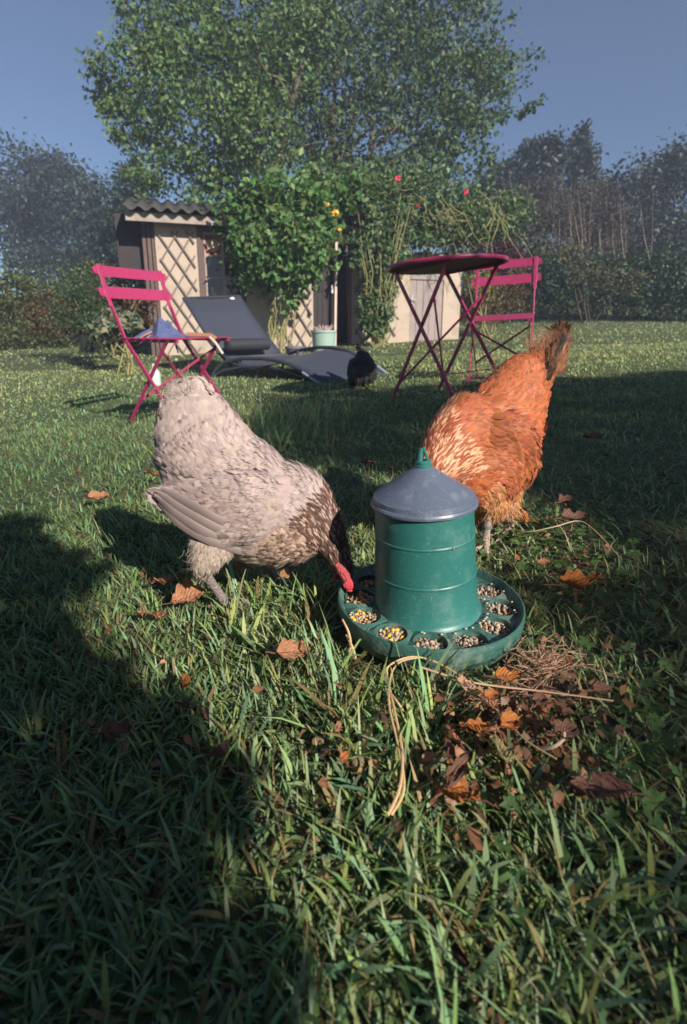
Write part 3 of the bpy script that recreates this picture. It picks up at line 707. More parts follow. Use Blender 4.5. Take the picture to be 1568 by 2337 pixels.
# ------------------------------------------------------------------ pink furniture
def furniture(name, label, cat, loc, rot, group=None):
    return thing(name, label, cat, loc, rot, group)
def make_chair(label, loc, rot):
    t = furniture('folding_chair', label, 'chair', loc, rot, 'pink metal folding garden chairs')
    Wd = .2
    def b(name, segs, w=.02, th=.006, up=(1, 0, 0), par=t):
        m = MB()
        for a, c in segs: m.bar(a, c, w, th, up)
        return m.build(name, M_pink, par, world=False, bevel=.0015)
    for sx in (-1, 1):
        x = sx*Wd
        m = MB(); m.bar((x, -.305, .825), (x, -.262, .67), .026, .006, (0, 1, .2)); m.bar((x, -.262, .672), (x, -.235, .61), .022, .008, (0, 1, .3))
        m.bar((x, -.235, .615), (x, -.155, .44), .022, .009, (1, 0, 0)); m.bar((x, -.157, .444), (x, .2, 0), .020, .009, (1, 0, 0))
        m.build('back_leg', M_pink, t, world=False, bevel=.0015)
        b('leg', [((x*.94, .14, .445), (x*.94, -.2, 0))], .020, .008)
    for z0, y0, z1, y1 in ((.82, -.318, .765, -.300), (.715, -.290, .655, -.270)):
        m = MB(); d = Vector((0, y1-y0, z1-z0)).normalized()
        n = 10; vs = []; fs = []
        for i in range(n+1):      # gently curved slat
            f_ = i/n*2-1; x = f_*.24; cy = .012*(f_*f_)
            e = .006*max(0, abs(f_)-.9)/.1
            for (yy, zz, th) in ((y0, z0-e*2, -.002), (y0, z0-e*2, .002), (y1, z1+e*2, .002), (y1, z1+e*2, -.002)):
                vs.append((x, yy+cy+th, zz))
        for i in range(n):
            for k in range(4): fs.append((i*4+k, i*4+(k+1) % 4, i*4+4+(k+1) % 4, i*4+4+k))
        fs.append((0, 1, 2, 3)); fs.append((n*4+3, n*4+2, n*4+1, n*4))
        m.add(vs, fs, False); m.build('back_slat', M_pink, t, world=False)
    ns = 7
    for k in range(ns):
        y = -.16+.35*k/(ns-1)
        b('seat_slat', [((-.21, y, .452), (.21, y, .452))], .042, .004, (0, 0, 1))
    for sx in (-1, 1): b('seat_rail', [((sx*.185, -.18, .442), (sx*.185, .21, .442))], .018, .014, (1, 0, 0))
    lf = lambda x, f_: (x*.94, .14-.34*f_, .445*(1-f_))
    b('cross_brace', [(lf(-Wd, .72), lf(Wd, .12))], .014, .004, (0, 1, 0)); b('cross_brace', [(lf(Wd, .72), lf(-Wd, .12))], .014, .004, (0, 1, .1))
    for sx in (-1, 1):
        m = MB(); m.tube([(sx*.2-.014, .037, .2), (sx*.2+.014, .037, .2)], .006, 10); m.build('rivet', M_metal, t, world=False)
    b('foot_bar', [((-Wd, .15, .06), (Wd, .15, .06))], .014, .004, (0, 1, 0))
    return t
make_chair('pink folding chair with a blue bag left on its seat', (-.916, 2.87, -.045), (-.012, .019, -2.083))
make_chair('empty pink folding chair standing behind the round table', (1.118, 3.71, .094), (-.123, .041, 2.767))
# round table
tb = furniture('folding_table', 'round pink metal folding table between hens and shed', 'table', (.595, 2.972, .083), (.031, .048, -2.605))
def tbar(name, a, b, w=.022, th=.010, up=(1, 0, 0)):
    m = MB(); m.bar(a, b, w, th, up); return m.build(name, M_pink, tb, world=False, bevel=.002)
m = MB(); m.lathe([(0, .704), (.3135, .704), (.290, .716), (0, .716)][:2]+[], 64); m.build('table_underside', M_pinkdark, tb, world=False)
m = MB(); m.lathe([(.314, .702), (.326, .700), (.329, .709), (.326, .718), (.31, .720), (0, .718)], 64); m.build('tabletop', M_pink, tb, world=False)
for x in (-.19, .19):
    tbar('leg', (x, -.21, .698), (x, .28, 0)); tbar('leg', (x*.93, .21, .698), (x*.93, -.28, 0))
    tbar('top_rail', (x*.965, -.24, .694), (x*.965, .24, .694), .016, .006)
for x in (-.186, .186):
    m = MB(); m.tube([(x-.016, 0, .40), (x+.016, 0, .40)], .007, 10); m.build('rivet', M_metal, tb, world=False)
tbar('crossbar', (-.19, .18, .14), (.19, .18, .14), .02, .005, (0, 0, 1))
q = lambda x, f_: (x*.93, .21-.49*f_, .698*(1-f_))
tbar('cross_brace', q(-.19, .9), q(.19, .22), .014, .005, (0, 1, 0)); tbar('cross_brace', q(.19, .9), q(-.19, .22), .014, .005, (0, 1, .1))

# blue bag with tan straps on the left chair
def bag():
    Mb = plain('blue_denim', (.07, .09, .20), .9, .3, 40, .5, 300); Mt = plain('tan_leather', (.32, .15, .10), .7, .2, 30)
    M = Matrix.Translation((-.916, 2.87, -.045)) @ Euler((-.012, .019, -2.083)).to_matrix().to_4x4()
    c0 = P(385, 772, 2.92)
    t = thing('cloth_bag', 'crumpled blue cloth bag with tan and blue straps lying on the pink seat', 'bag', c0)
    ux = Vector((1, .1, .0)).normalized(); uy = Vector((-.1, 1, 0)).normalized()
    n = 22; vs = []; fs = []; r = random.Random(8)
    for j in range(n+1):
        for i in range(n+1):
            a = i/n*2-1; b = j/n*2-1
            rr = math.sqrt(a*a+b*b); e = max(0, 1-rr)
            pk = .098*max(0, 1-abs(a+.30)*(2.6 if a < -.3 else 1.05)-.75*abs(b+.15*a))**1.1+.02*math.exp(-((a+.75)**2*20+b*b*4))
            h = pk+.030*e**.5+.013*math.sin(a*11+b*7)*e+.010*math.sin(b*15-a*6)*e+.006*math.sin(a*23+b*9)*e
            vs.append(c0+ux*(a*.145)+uy*(b*.10)+Vector((0, 0, max(.002, h)-.006)))
    for j in range(n):
        for i in range(n): fs.append((j*(n+1)+i, j*(n+1)+i+1, (j+1)*(n+1)+i+1, (j+1)*(n+1)+i))
    m = MB(); m.add(vs, fs); o = m.build('bag_body', Mb, t)
    md = o.modifiers.new('thick', 'SOLIDIFY'); md.thickness = .004
    def strap(name, pts, w, mat, th=.006):
        m = MB()
        # ribbon tube flattened
        P_ = [P(*p) for p in pts]
        k = len(P_)
        for i in range(k-1):
            m.bar(P_[i], P_[i+1].lerp(P_[i+1]+(P_[i+1]-P_[i]), .06), w, th, (0, -1, .5))
        return m.build(name, mat, t, bevel=.002)
    strap('strap', [(345, 752, 2.84), (325, 762, 2.82), (305, 775, 2.8), (293, 790, 2.8), (300, 798, 2.8), (318, 790, 2.79), (335, 772, 2.8), (345, 758, 2.82)], .018, Mb)
    strap('strap', [(347, 757, 2.81), (330, 765, 2.79), (312, 776, 2.78), (303, 788, 2.78), (312, 792, 2.78), (328, 782, 2.77), (342, 765, 2.78)], .010, Mt)
    strap('strap', [(425, 763, 2.86), (455, 764, 2.84), (480, 765, 2.82), (492, 772, 2.80)], .022, Mt)
    strap('strap', [(478, 768, 2.80), (492, 782, 2.78), (508, 806, 2.78)], .012, plain('cream_cord', (.5, .42, .33), .9))
    strap('strap', [(400, 778, 2.78), (402, 792, 2.78), (407, 805, 2.78)], .008, Mb)
bag()

# ------------------------------------------------------------------ sun lounger
def lounger():
    base = Gd(640, 4.6)
    t = thing('sun_lounger', 'charcoal blue sling sun lounger with raised backrest on the lawn', 'sun lounger', base)
    Mf = plain('dark_metal_tube', (.035, .04, .055), .35, .1, 20); Mm = plain('worn_grey_tube', (.25, .28, .36), .4, .1, 20)
    def mesh_mat():
        m, tt, b = new_mat('sling_mesh'); L = tt.links.new
        tc = N(tt, 'ShaderNodeTexCoord'); w = N(tt, 'ShaderNodeTexNoise'); w.inputs['Scale'].default_value = 300
        L(tc.outputs['Object'], w.inputs['Vector']); mx = N(tt, 'ShaderNodeMix', data_type='RGBA')
        mx.inputs[6].default_value = (.018, .022, .036, 1); mx.inputs[7].default_value = (.045, .052, .085, 1)
        L(w.outputs['Fac'], mx.inputs[0]); L(mx.outputs[2], b.inputs['Base Color']); b.inputs['Roughness'].default_value = .7; b.inputs['Sheen Weight'].default_value = .05
        return m
    Ms = mesh_mat()
    def strip(name, near, far, mat, n=8, th=.006):
        m = MB(); vs = []; fs = []; A = [P(*p) for p in near]; B = [P(*p) for p in far]
        for a, b in zip(A, B):
            for j in range(n+1):
                f_ = j/n; vs.append(a.lerp(b, f_)-Vector((0, 0, .02*math.sin(PI*f_))))
        for i in range(len(A)-1):
            for j in range(n): fs.append((i*(n+1)+j, i*(n+1)+j+1, (i+1)*(n+1)+j+1, (i+1)*(n+1)+j))
        m.add(vs, fs); o = m.build(name, mat, t); md = o.modifiers.new('thick', 'SOLIDIFY'); md.thickness = th; return o
    near_b = [(418, 681, 5.35), (440, 716, 5.2), (468, 760, 5.05), (498, 806, 4.9)]
    far_b = [(547, 676, 5.85), (572, 716, 5.7), (606, 763, 5.55), (640, 806, 5.4)]
    o = strip('backrest', near_b, far_b, Ms)
    m = MB(); m.tube([P(*p) for p in near_b], .012, 8); m.tube([P(*p) for p in far_b], .012, 8); m.tube([P(*near_b[0]), P(*far_b[0])], .014, 8); m.build('backrest_frame', Mf, t)
    c = P(531, 683, 5.72); m = MB(); m.ell(c+Vector((0, -.022, .006)), (.026, .006, .014), 16, 8); m.build('label_disc', plain('white_label', (.75, .75, .75), .5), t)
    # rolled cushion low on the backrest
    a = P(516, 788, 4.82); b = P(612, 785, 5.20); m = MB(); m.tube([a, a.lerp(b, .03), a.lerp(b, .5), a.lerp(b, .97), b], [.035, .058, .06, .058, .035], 14); m.build('lumbar_cushion', plain('black_cushion', (.022, .024, .03), .6, .2, 30), t)
    near_s = [(502, 808, 4.88), (540, 834, 4.80), (578, 842, 4.68), (612, 834, 4.56), (650, 828, 4.46), (690, 842, 4.33), (725, 866, 4.18), (766, 893, 4.02)]
    far_s = [(642, 806, 5.38), (662, 812, 5.28), (684, 812, 5.16), (712, 806, 5.04), (748, 797, 4.94), (795, 804, 4.80), (850, 832, 4.62), (900, 868, 4.46)]
    strip('seat_sling', near_s, far_s, Ms)
    off = lambda L, dy=0, dY=0: [P(x, y+dy, Y+dY) for (x, y, Y) in L]
    arc = [(488, 872, 4.93), (486, 855, 4.93), (494, 842, 4.92), (512, 827, 4.88), (551, 818, 4.78), (598, 818, 4.62), (644, 825, 4.48), (691, 845, 4.32), (731, 872, 4.16), (772, 899, 4.0)]
    m = MB(); m.tube(off(arc), .017, 10); m.build('side_frame', Mf, t)
    arc2 = [(662, 806, 5.36), (690, 798, 5.2), (722, 793, 5.05), (756, 793, 4.92), (790, 800, 4.82), (845, 826, 4.64), (906, 872, 4.44)]
    m = MB(); m.tube(off(arc2), .017, 10); m.build('side_frame', Mf, t)
    low = [(488, 858, 4.92), (510, 846, 4.88), (551, 838, 4.78), (598, 836, 4.64), (644, 844, 4.50), (690, 860, 4.36), (706, 861, 4.30), (722, 853, 4.24)]
    m = MB(); m.tube(off(low), .013, 8); m.build('lower_frame', Mf, t)
    m = MB(); m.tube(off([(486, 872, 4.93), (520, 866, 4.98), (556, 858, 5.1), (600, 846, 5.3)]), .012, 8); m.build('rear_rail', Mf, t)
    for (a, b) in (((598, 842, 4.72), (572, 878, 4.72)), ((548, 822, 4.8), (546, 840, 4.8)), ((680, 800, 5.22), (679, 812, 5.22)), ((655, 812, 5.3), (640, 846, 5.3))):
        m = MB(); m.tube([P(*a), P(*b)], .013, 8); m.build('leg', Mf, t)
    m = MB(); m.tube(off([(470, 770, 5.03), (505, 812, 4.98), (552, 862, 4.9)]), .014, 8); m.build('adjusting_strut', Mf, t)
    m = MB(); m.tube(off([(691, 850, 4.30), (731, 877, 4.14), (770, 901, 3.98)]), .013, 8); m.build('foot_tube', Mm, t); m = MB(); m.tube(off([(862, 836, 4.58), (908, 873, 4.42)]), .013, 8); m.build('foot_tube', Mm, t)
lounger()

# ------------------------------------------------------------------ poultry feeder
def feeder():
    c = tray_c.copy(); c.z += .011
    Rm = Matrix.Translation(c) @ Euler((0, math.radians(0.5), math.radians(10))).to_matrix().to_4x4()
    t = thing('poultry_feeder', 'green plastic poultry feeder with grey conical lid on a round tray', 'feeder', c)
    Mg = plain('green_plastic', (.020, .125, .115), .42, .14, 9, .04, 120, dirt=(.12, .24, .22), dscale=22, damt=.6, scratch=(.38, .46, .42))
    Mt = plain('dusty_tray_plastic', (.035, .105, .09), .5, .15, 10, .15, 150, dirt=(.24, .27, .24), dscale=30, damt=.8, scratch=(.40, .44, .40))
    Ml = plain('grey_lid_plastic', (.085, .105, .155), .40, .1, 10, .04, 150, dirt=(.22, .26, .30), dscale=40, damt=.6, scratch=(.42, .46, .50))
    R = TRAY_R; zp = .029
    # tray shell
    m = MB(); m.lathe([(0, .0), (R*.86, .0), (R*.93, .004), (R*.975, .016), (R*.985, .018), (R*1.0, .036), (R*.995, .040), (R*.98, .0405), (R*.968, .037), (R*.945, zp+.001), (R*.93, zp)], 72, Rm); m.build('tray', Mt, t)
    # perforated ring with 12 round openings
    r_in, r_out, hr, rc = .070, R*.93, .0212, R*.765
    n_s = 12; vs = []; fs = []; m = MB()
    ph = math.radians(12)
    for k in range(n_s):
        ac = ph+k*2*PI/n_s; half = PI/n_s; nn = 24; outer = []; inner = []
        for i in range(nn):
            a = 2*PI*i/nn; dx, dy = math.cos(a), math.sin(a)       # dx radial, dy tangential
            s = 1/max(abs(dx), abs(dy)); bx, by = dx*s, dy*s
            rr = (r_in+r_out)/2+(r_out-r_in)/2*bx; aa = ac+by*half
            outer.append((rr*math.cos(aa), rr*math.sin(aa), zp))
            hx, hy = rc+hr*dx, hr*1.02*dy
            inner.append((hx*math.cos(ac)-hy*math.sin(ac), hx*math.sin(ac)+hy*math.cos(ac), zp+.0025))
        low = [(x, y, zp-.02) for (x, y, z) in inner]
        b = [Rm @ Vector(p) for p in outer+inner+low]
        f = []
        for i in range(nn):
            j = (i+1) % nn; f.append((i, j, nn+j, nn+i)); f.append((nn+i, nn+j, 2*nn+j, 2*nn+i))
        m.add(b, f)
    m.build('feeding_ring', Mt, t)
    # hopper leaning a little on its seat
    H = Rm @ Matrix.Translation((-.003, 0, 0)) @ Euler((math.radians(0), math.radians(-3.6), 0)).to_matrix().to_4x4() @ Matrix.Diagonal((.965, .965, 1, 1))
    def wall(z): return .0745-(.0745-.0675)*(z-.03)/.155
    prof = [(.080, .0285), (.077, .031), (wall(.036), .036)]
    for z in (.087, .140): prof += [(wall(z), z-.0045), (wall(z), z-.0030), (wall(z), z-.0020), (wall(z)+.0009, z-.0007), (wall(z)+.0009, z+.0007), (wall(z), z+.0020), (wall(z), z+.0030), (wall(z), z+.0045)]
    prof += [(wall(.19), .19)]
    m = MB(); m.lathe(prof, 96, H); m.build('hopper', Mg, t)
    m = MB(); m.lathe([(.0688, .180), (.0712, .1795), (.0738, .1805), (.0742, .1835), (.0728, .1862), (.0722, .1865), (.0708, .1868), (.0706, .1875), (.0704, .1915), (.0700, .1930), (.0692, .1934), (.0680, .1942), (.040, .2122), (.0150, .2287), (.0130, .2300), (.0120, .2310)], 96, H)
    lid = m.build('lid', Ml, t)
    m = MB(); m.lathe([(.0120, .229), (.0120, .2335), (.0108, .2345), (.0108, .238), (.0092, .2395), (.003, .2395)], 32, H); m.build('lid_collar', Mg, lid)
    m = MB(); pts = [H @ Vector(p) for p in ((-.005, 0, .237), (-.004, 0, .247), (-.0025, 0, .2555), (.0005, 0, .256), (.003, 0, .249), (.0065, 0, .239))]
    m.tube(pts, [.0040, .0034, .0030, .0028, .0020, .0018], 10); m.build('hanging_loop', Mg, lid)
    m = MB(); m.ell(H @ Vector((.0705*math.cos(-1.35), .0705*math.sin(-1.35), .140)), (.0022, .0016, .0022)); m.build('rivet', Ml, t)
    cz = P(1177, 1470, .55)
    # feed
    r = np.random.default_rng(5); V = []; C = []; F = []
    ico = bmesh.new(); bmesh.ops.create_icosphere(ico, subdivisions=1, radius=1); iv = np.array([v.co[:] for v in ico.verts]); ifa = np.array([[v.index for v in f.verts] for f in ico.faces]); ico.free()
    off = 0
    Ra = np.array(Rm)
    mbk = MB()
    for k in range(12):
        ac = ph+k*2*PI/12; ctr = np.array([rc*math.cos(ac), rc*math.sin(ac), zp-.0065])
        mbk.tube([Rm @ Vector(ctr+np.array([0, 0, -.006])), Rm @ Vector(ctr+np.array([0, 0, -.003]))], hr*1.05, 20)
        left = math.cos(ac) < -.5; fill = r.uniform(-.002, .002); sl = r.uniform(-.12, .12, 2)
        for i in range(150):
            a = r.uniform(0, 6.28); q = hr*.95*math.sqrt(r.random()); s = r.uniform(.0010, .0028)*r.uniform(.7, 1.15)
            pt = ctr+np.array([q*math.cos(a), q*math.sin(a), r.uniform(-.002, .003)+.005*(1-q/hr)+fill+sl[0]*q*math.cos(a)+sl[1]*q*math.sin(a)])
            sc = np.array([s*1.5, s, s*.9]); M3 = np.array(Euler(tuple(r.uniform(0, 6.28, 3))).to_matrix())
            col = np.array([.42, .32, .25])*r.uniform(.45, 1.25)
            if left and r.random() < .22: col = np.array([.80, .42, .06]); sc *= 1.35
            elif r.random() < .1: col = np.array([.35, .17, .07])
            v = (iv*sc) @ M3.T+pt; v = v @ Ra[:3, :3].T+Ra[:3, 3]
            V.append(v); F.append(ifa+off); C.append(np.tile(col, (len(iv), 1))); off += len(iv)
    for i in range(46):   # spilled grains on the ring
        a = r.uniform(0, 6.28); q = r.choice([r.uniform(.079, .084), r.uniform(.115, .1195)]); pt = np.array([q*math.cos(a), q*math.sin(a), zp+.004]); v = (iv*np.array([.0022, .0015, .0012])) @ Ra[:3, :3].T+((Ra[:3, :3] @ pt)+Ra[:3, 3])
        V.append(v); F.append(ifa+off); C.append(np.tile([.5, .4, .33], (len(iv), 1))); off += len(iv)
    o = np_mesh('mixed_grain', np.concatenate(V), np.concatenate(F), leafy('grain', rough=.6, trans=.05), np.concatenate(C), smooth=True)
    tag(o, 'pale mixed grain and yellow corn filling the openings of the tray', 'grain', kind='stuff')
    mbk.build('grain_bed', plain('grain_dust', (.16, .12, .09), .9, .4, 200, .5, 400), t)
feeder()

# ------------------------------------------------------------------ hens
def feather_mat(name, rough=.55):
    m, t, b = new_mat(name); L = t.links.new
    a = N(t, 'ShaderNodeAttribute'); a.attribute_name = 'Col'; f = N(t, 'ShaderNodeAttribute'); f.attribute_name = 'Fe'
    sp = N(t, 'ShaderNodeSeparateColor'); L(f.outputs['Color'], sp.inputs[0])
    # barbs: fine lines fanning from the shaft
    mt = N(t, 'ShaderNodeMath', operation='MULTIPLY_ADD'); mt.inputs[1].default_value = -.9; L(sp.outputs[1], mt.inputs[0]); L(sp.outputs[0], mt.inputs[2])
    sn = N(t, 'ShaderNodeMath', operation='MULTIPLY'); sn.inputs[1].default_value = 70; L(mt.outputs[0], sn.inputs[0])
    si = N(t, 'ShaderNodeMath', operation='SINE'); L(sn.outputs[0], si.inputs[0])
    k = N(t, 'ShaderNodeMath', operation='MULTIPLY_ADD'); k.inputs[1].default_value = .08; k.inputs[2].default_value = .96; L(si.outputs[0], k.inputs[0])
    e = N(t, 'ShaderNodeMapRange'); e.inputs[1].default_value = .55; e.inputs[2].default_value = 1; e.inputs[3].default_value = 1; e.inputs[4].default_value = 1.16; L(sp.outputs[1], e.inputs[0])
    k2 = N(t, 'ShaderNodeMath', operation='MULTIPLY'); L(k.outputs[0], k2.inputs[0]); L(e.outputs[0], k2.inputs[1])
    mx = N(t, 'ShaderNodeVectorMath', operation='SCALE'); L(a.outputs['Color'], mx.inputs[0]); L(k2.outputs[0], mx.inputs['Scale'])
    L(mx.outputs[0], b.inputs['Base Color']); b.inputs['Roughness'].default_value = rough; b.inputs['Specular IOR Level'].default_value = .25
    b.inputs['Sheen Weight'].default_value = .04
    tr = N(t, 'ShaderNodeBsdfTranslucent'); L(mx.outputs[0], tr.inputs['Color'])
    ms = N(t, 'ShaderNodeMixShader'); ms.inputs[0].default_value = .12
    L(b.outputs[0], ms.inputs[1]); L(tr.outputs[0], ms.inputs[2]); L(ms.outputs[0], t.nodes['Material Output'].inputs['Surface'])
    return m
M_feather = feather_mat('feather')

def smooth_path(pts, k=5):
    """Catmull-Rom through rows of numbers"""
    P_ = np.array(pts, float); out = []
    for i in range(len(P_)-1):
        p0 = P_[max(i-1, 0)]; p1 = P_[i]; p2 = P_[i+1]; p3 = P_[min(i+2, len(P_)-1)]
        for j in range(k):
            t = j/k; out.append(.5*((2*p1)+(-p0+p2)*t+(2*p0-5*p1+4*p2-p3)*t*t+(-p0+3*p1-3*p2+p3)*t**3))
    out.append(P_[-1]); return np.array(out)
def loft(mb, rows, nax, ns=20):
    """rows: px, py, Y, r(px), depth ratio. Returns centres/tangents for the feather flow."""
    R_ = smooth_path(rows); C = []; ra = []; rb = []
    for (px, py, Y, r, q) in R_:
        m = PM(Y, py); C.append(P(px, py, Y)); ra.append(max(r, 1)*m); rb.append(max(r, 1)*m*q)
    T = [(C[min(i+1, len(C)-1)]-C[max(i-1, 0)]).normalized() for i in range(len(C))]
    # rounded ends
    def cap(c, t, a, b, s):
        o = []
        for k in (1, 2, 3): 
            th = k/3*PI/2*.96; o.append((c+t*s*math.sin(th)*(a+b)/2*.8, t, a*math.cos(th), b*math.cos(th)))
        return o
    rowsF = cap(C[0], T[0], ra[0], rb[0], -1)[::-1]+list(zip(C, T, ra, rb))+cap(C[-1], T[-1], ra[-1], rb[-1], 1)
    vs = []; fs = []
    for (c, t, a, b) in rowsF:
        A = t.cross(nax).normalized(); Bv = A.cross(t).normalized()
        for k in range(ns):
            an = 2*PI*k/ns; vs.append(c+A*a*math.cos(an)+Bv*b*math.sin(an))
    n = len(rowsF)
    for i in range(n-1):
        for k in range(ns): fs.append((i*ns+k, i*ns+(k+1) % ns, (i+1)*ns+(k+1) % ns, (i+1)*ns+k))
    fs.append(tuple(range(ns))[::-1]); fs.append(tuple(range((n-1)*ns, n*ns)))
    mb.add(vs, fs)
    return C, T
def hen(name, label, base, lofts, nax, skin_mat, count, seed, regions, voxel=.004, fluff=None):
    """lofts: list of (region, rows, flow sign). One continuous body mesh; feathers are its stuff child."""
    t = thing(name, label, 'hen', base)
    mb = MB(); flow = []
    for (reg, rows, sgn) in lofts:
        C, T = loft(mb, rows, nax)
        for c, tt in zip(C, T): flow.append((*c, *(tt*sgn), regions[reg]['i']))
    flow = np.array(flow)
    body = mb.build('body', skin_mat, t)
    rm = body.modifiers.new('remesh', 'REMESH'); rm.mode = 'VOXEL'; rm.voxel_size = voxel; rm.use_smooth_shade = True
    smo = body.modifiers.new('smooth', 'SMOOTH'); smo.iterations = 6; smo.factor = .6
    dg = bpy.context.evaluated_depsgraph_get(); dg.update()
    me = bpy.data.meshes.new_from_object(body.evaluated_get(dg)); body.modifiers.clear(); body.data = me
    if not me.materials: me.materials.append(skin_mat)
    nv = len(me.vertices); v = np.empty(nv*3, np.float32); me.vertices.foreach_get('co', v); v = v.reshape(-1, 3)
    M = np.array(root_inv(t).inverted()); v = v @ M[:3, :3].T+M[:3, 3]
    me.calc_loop_triangles(); tr = np.empty(len(me.loop_triangles)*3, np.int32); me.loop_triangles.foreach_get('vertices', tr); tr = tr.reshape(-1, 3)
    a, b, c = v[tr[:, 0]], v[tr[:, 1]], v[tr[:, 2]]; nr = np.cross(b-a, c-a); ar = np.linalg.norm(nr, axis=1)
    r = np.random.default_rng(seed)
    idx = r.choice(len(tr), count*2, p=ar/ar.sum()); u = r.random((len(idx), 2)); fl = u.sum(1) > 1; u[fl] = 1-u[fl]
    p = a[idx]+(b-a)[idx]*u[:, :1]+(c-a)[idx]*u[:, 1:]; n = nr[idx]/ar[idx][:, None]
    # nearest flow samples, blended
    d2 = ((p[:, None, :]-flow[None, :, :3])**2).sum(2); near = d2.argmin(1); reg = flow[near, 6].astype(int)
    w = 1/(d2+1e-5)**2; fd = (w[:, :, None]*flow[None, :, 3:6]).sum(1)
    spec = {q['i']: q for q in regions.values()}
    def par(key, dflt=None): return np.array([spec[x].get(key, dflt) for x in reg], float)
    K = r.random(len(idx)) < par('den')
    p, n, fd, reg, = p[K], n[K], fd[K], reg[K]; m_ = len(p)
    # smooth the surface normal so that feathers bridge small dents
    d = fd-n*(fd*n).sum(1)[:, None]; d /= np.linalg.norm(d, axis=1)[:, None]+1e-9
    d = d+r.normal(0, 1, (m_, 3))*par('mess', .15)[:, None]*.75; d -= n*(d*n).sum(1)[:, None]; d /= np.linalg.norm(d, axis=1)[:, None]+1e-9
    sd_ = np.cross(n, d)
    Lg = par('L')*r.uniform(.7, 1.25, m_); wd = par('w')*r.uniform(.75, 1.2, m_); lift = par('lift', .15)+r.uniform(-.04, .08, m_); curl = par('curl', 0)
    fray = par('fray', .12); cup = par('cup', .16)
    col = np.array([spec[x]['col'](None, None, r) for x in reg]); tipd = par('tip', 1.0)
    nb = 6; V = []; Fe = []; Cc = []; NN = []
    prof = lambda s_: .45+1.1*s_-.75*s_*s_
    for j in range(nb):                     # each feather: a fan of overlapping barb bands with frayed ends
        x0 = (j/nb)*2-1; x1 = ((j+1)/nb)*2-1; xm = (x0+x1)/2
        tip = (1-.30*xm*xm)*(1-fray*r.random(m_))
        for s_, e0, e1 in ((.0, x0*.6, x1*.6), (.55, x0*1.04, x1*1.04), (.82, x0, x1)):
            for e in (e0, e1):
                st = s_*tip; h = Lg*st*np.sin(lift)-curl*Lg*st*st-np.abs(e)**2*wd*.5*cup+.0006
                V.append(p+n*h[:, None]+d*(Lg*st)[:, None]+sd_*(e*wd*.5*prof(s_))[:, None])
                Fe.append(np.stack([st, np.full(m_, abs(e)), np.zeros(m_)], 1)); Cc.append(col*(1+(tipd-1)*st**2)[:, None])
                NN.append(n+d*.12+sd_*e*.25)
        st = tip; h = Lg*st*np.sin(lift)-curl*Lg*st*st-xm*xm*wd*.5*cup
        V.append(p+n*h[:, None]+d*(Lg*st)[:, None]+sd_*(xm*wd*.5*prof(1))[:, None]); Fe.append(np.stack([st, np.full(m_, abs(xm)), np.zeros(m_)], 1)); Cc.append(col*tipd[:, None]); NN.append(n+d*.15+sd_*xm*.25)
    jit = r.normal(0, .13, (m_, 3)); NN = [q_+jit for q_ in NN]
    st2 = lambda A: np.stack(A, 1).reshape(-1, 3)
    nv_ = 7*nb; bs = (np.arange(m_)*nv_)[:, None]; FF = []
    for j in range(nb):
        o_ = j*7
        for tri in ((0, 1, 3), (0, 3, 2), (2, 3, 5), (2, 5, 4), (4, 5, 6)): FF.append(bs+np.array(tri[::-1])+o_)
    o = np_mesh('feathers', st2(V), np.concatenate(FF), M_feather, st2(Cc), st2(Fe), parent=t, smooth=True)
    Nn = st2(NN); Nn /= np.linalg.norm(Nn, axis=1)[:, None]; o.data.normals_split_custom_set_from_vertices(Nn.tolist())
    o['kind'] = 'stuff'
    if fluff:     # loose hair-fine down at tail and thighs
        V = []; F = []; Cc = []; off = 0
        for (px, py, Y, dx, dz, n_, sp, Lh, col) in fluff:
            c = P(px, py, Y); m_ = PM(Y, py)
            for i in range(n_):
                b0 = c+Vector((r.normal(0, sp), r.normal(0, sp), r.normal(0, sp)))*m_; dd = Vector((dx+r.normal(0, .5), r.normal(0, .4), dz+r.normal(0, .5))).normalized()
                L_ = Lh*r.uniform(.5, 1.3); e1 = b0+dd*L_*.5; e2 = e1+(dd+Vector((r.normal(0, .3), 0, r.normal(0, .3)-.15))).normalized()*L_*.5
                sd2 = dd.cross(Vector((0, 1, 0))).normalized()*.00018
                V += [b0-sd2, b0+sd2, e1+sd2*.8, e1-sd2*.8, e2]; F += [(off, off+1, off+2), (off, off+2, off+3), (off+3, off+2, off+4)]; off += 5
                Cc += [np.array(col)*r.uniform(.7, 1.2)]*5
        o = np_mesh('down', np.array(V), np.array(F), M_feather, np.array(Cc), np.tile([.5, .2, 0], (len(V), 1)), parent=t); o['kind'] = 'stuff'
    return t
def long_feathers(t, name, items, col, mat=None):
    """big flight or tail feathers, each its own part: (pts list, width)"""
    for (pts, w, side) in items:
        q = smooth_path([tuple(P(*p)) for p in pts], 4); n = len(q); V = []; F = []; Fe = []; C = []
        sd2 = Vector(side).normalized()
        for i in range(n):
            f_ = i/(n-1); ww = w*(.45+.75*math.sin(PI*min(1, f_*.55+.18)))*(1 if f_ < .85 else (1-(f_-.85)/.15*.75))*.5
            for j in (-1, 0, 1): V.append(Vector(q[i])+sd2*j*ww-Vector((0, -1, 0))*(.0025 if j == 0 else 0)*-1); Fe.append((f_*4, abs(j), 0)); C.append(np.array(col)*(1.05 if j > 0 else .9))
        for i in range(n-1):
            for j in range(2): F.append((i*3+j, i*3+j+1, i*3+j+4, i*3+j+3))
        np_mesh(name, np.array([v[:] for v in V]), np.array(F), M_feather, np.array(C), np.array(Fe), parent=t, smooth=True)
